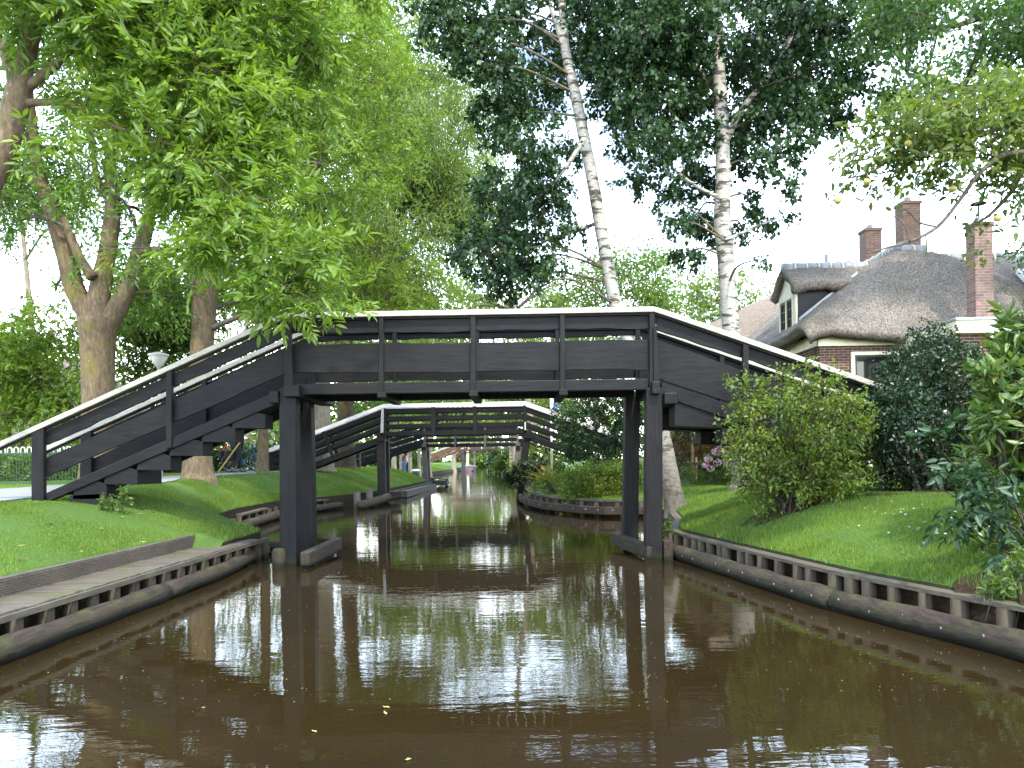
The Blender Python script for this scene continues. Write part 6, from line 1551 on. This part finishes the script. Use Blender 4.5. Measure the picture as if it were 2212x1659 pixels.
# red and white hoop among the garden plants
hp = P(1164.5, 1012, 36); ring = [(hp.x + .20 * math.cos(a), 36, hp.z + .20 * math.sin(a)) for a in np.linspace(0, math.pi, 12)]
m = MB(); m.tube(ring, [.05] * 12, 8); m.tube([ring[0], (ring[0][0], 36, hz(hp.x, 36))], [.03, .03], 6); m.tube([ring[-1], (ring[-1][0], 36, hz(hp.x, 36))], [.03, .03], 6)
tag(m.build('garden_hoop', M['red_cloth'], None, True, 0, False, (hp.x, 36, hz(hp.x, 36))), 'red garden hoop among the plants beyond the leaning bridge post', 'hoop')

# ================================================================ daisies, fallen leaves, floating leaves
rd = random.Random(77)
def daisy():
    m = MB(); m.tube([(0, 0, .045), (0, 0, .0565)], [.001, .004], 6); 
    for k in range(8):
        a = k * math.pi / 4; m.add([(0, 0, .056), (.011 * math.cos(a - .4), .011 * math.sin(a - .4), .060), (.015 * math.cos(a), .015 * math.sin(a), .058), (.011 * math.cos(a + .4), .011 * math.sin(a + .4), .060)], [(0, 1, 2, 3)])
    o = m.build('daisy', M['white_paint'])
    tag(o, 'tiny white daisy flowering in the right lawn', 'daisy', 'daisies in the right lawn'); return o
dz = daisy(); first = True
spots = [(1890, 1112), (1905, 1118), (1915, 1114), (1940, 1108), (1948, 1113), (1955, 1109), (1962, 1117), (1930, 1122), (1975, 1108), (1998, 1133), (2010, 1146), (2030, 1141), (2038, 1133), (1975, 1150), (1985, 1153), (1960, 1143), (2045, 1160), (2065, 1110), (2090, 1165), (1870, 1108), (2060, 1151), (1860, 1141), (1995, 1098), (2060, 1128), (2100, 1122), (1925, 1090), (1990, 1185), (2020, 1160), (2110, 1145), (2075, 1195), (1918, 1160), (1830, 1150), (2120, 1205)]
for px, py in spots:
    g = G(px + rd.uniform(-3, 3), py + rd.uniform(-3, 3)); o = dz if first else copy_thing(dz); first = False
    o.location = g + Vector((0, 0, -.02)); o.rotation_euler = (rd.uniform(-.3, .3), rd.uniform(-.3, .3), rd.uniform(0, 6))
def loose_leaf(name, L, mat, label, cat, group):
    m = MB(); w = L * .22
    m.add([(0, 0, 0), (L * .35, -w, .006), (L * .75, -w * .7, .004), (L, 0, .010), (L * .75, w * .7, .004), (L * .35, w, .006)], [(0, 1, 2, 3), (0, 3, 4, 5)])
    o = m.build(name, M[mat]); tag(o, label, cat, group); return o
def scatter(proto, pts, water=False):
    fst = True
    for px, py in pts:
        if water:
            dy = HY - py; p = None
            d = P(px, py, 1.0); tt = EYE / (EYE - d.z); g = Vector((d.x * tt, tt, .004))
        else: g = G(px, py) + Vector((0, 0, .045))
        o = proto if fst else copy_thing(proto); fst = False
        o.location = g; o.rotation_euler = (rd.uniform(-.1, .1) * (0 if water else 2), 0, rd.uniform(0, 6)); s = rd.uniform(.7, 1.2); o.scale = (s, s, s)
scatter(loose_leaf('fallen_leaf', .09, 'fallen_yellow', 'pale yellow leaf fallen on the left lawn', 'leaf', 'fallen leaves on the left lawn'), [(375, 1090), (332, 1088), (365, 1092), (275, 1110), (270, 1124), (312, 1117), (182, 1200), (105, 1148), (420, 1065), (300, 1180), (250, 1185), (500, 1060), (35, 1190), (222, 1150)])
scatter(loose_leaf('fallen_leaf', .10, 'brown_cloth', 'brown withered leaf fallen on the left lawn', 'leaf', 'brown leaves on the left lawn'), [(115, 1136), (330, 1111), (395, 1055), (60, 1215)])
scatter(loose_leaf('floating_leaf', .045, 'fallen_yellow', 'small yellowish leaf floating on the brown water', 'leaf', 'leaves floating on the canal'), [(445, 1529), (900, 1442), (835, 1545), (843, 1530), (830, 1380), (890, 1640), (685, 1583)], True)

rg = np.random.default_rng(303); n = 1200
yy = 4.6 / (.22 + .78 * rg.random(n)); xx = np.array([rg.uniform(ip(LE, y) + .3, ip(RE, y) - .3) for y in yy]); a = rg.random(n) * 6.28; r = .0028 + .0045 * rg.random(n) ** 3
v = np.stack([np.stack([xx + r * np.cos(a + k), yy + r * np.sin(a + k), np.full(n, .003)], 1) for k in (0, 1.57, 3.14, 4.71)], 1).reshape(-1, 3)
tag(link_mesh('floating_specks', np_mesh('floating_specks', v, np.arange(4 * n).reshape(n, 4)), M['fallen_yellow']), 'tiny yellowish specks drifting on the brown water', None, None, 'stuff')
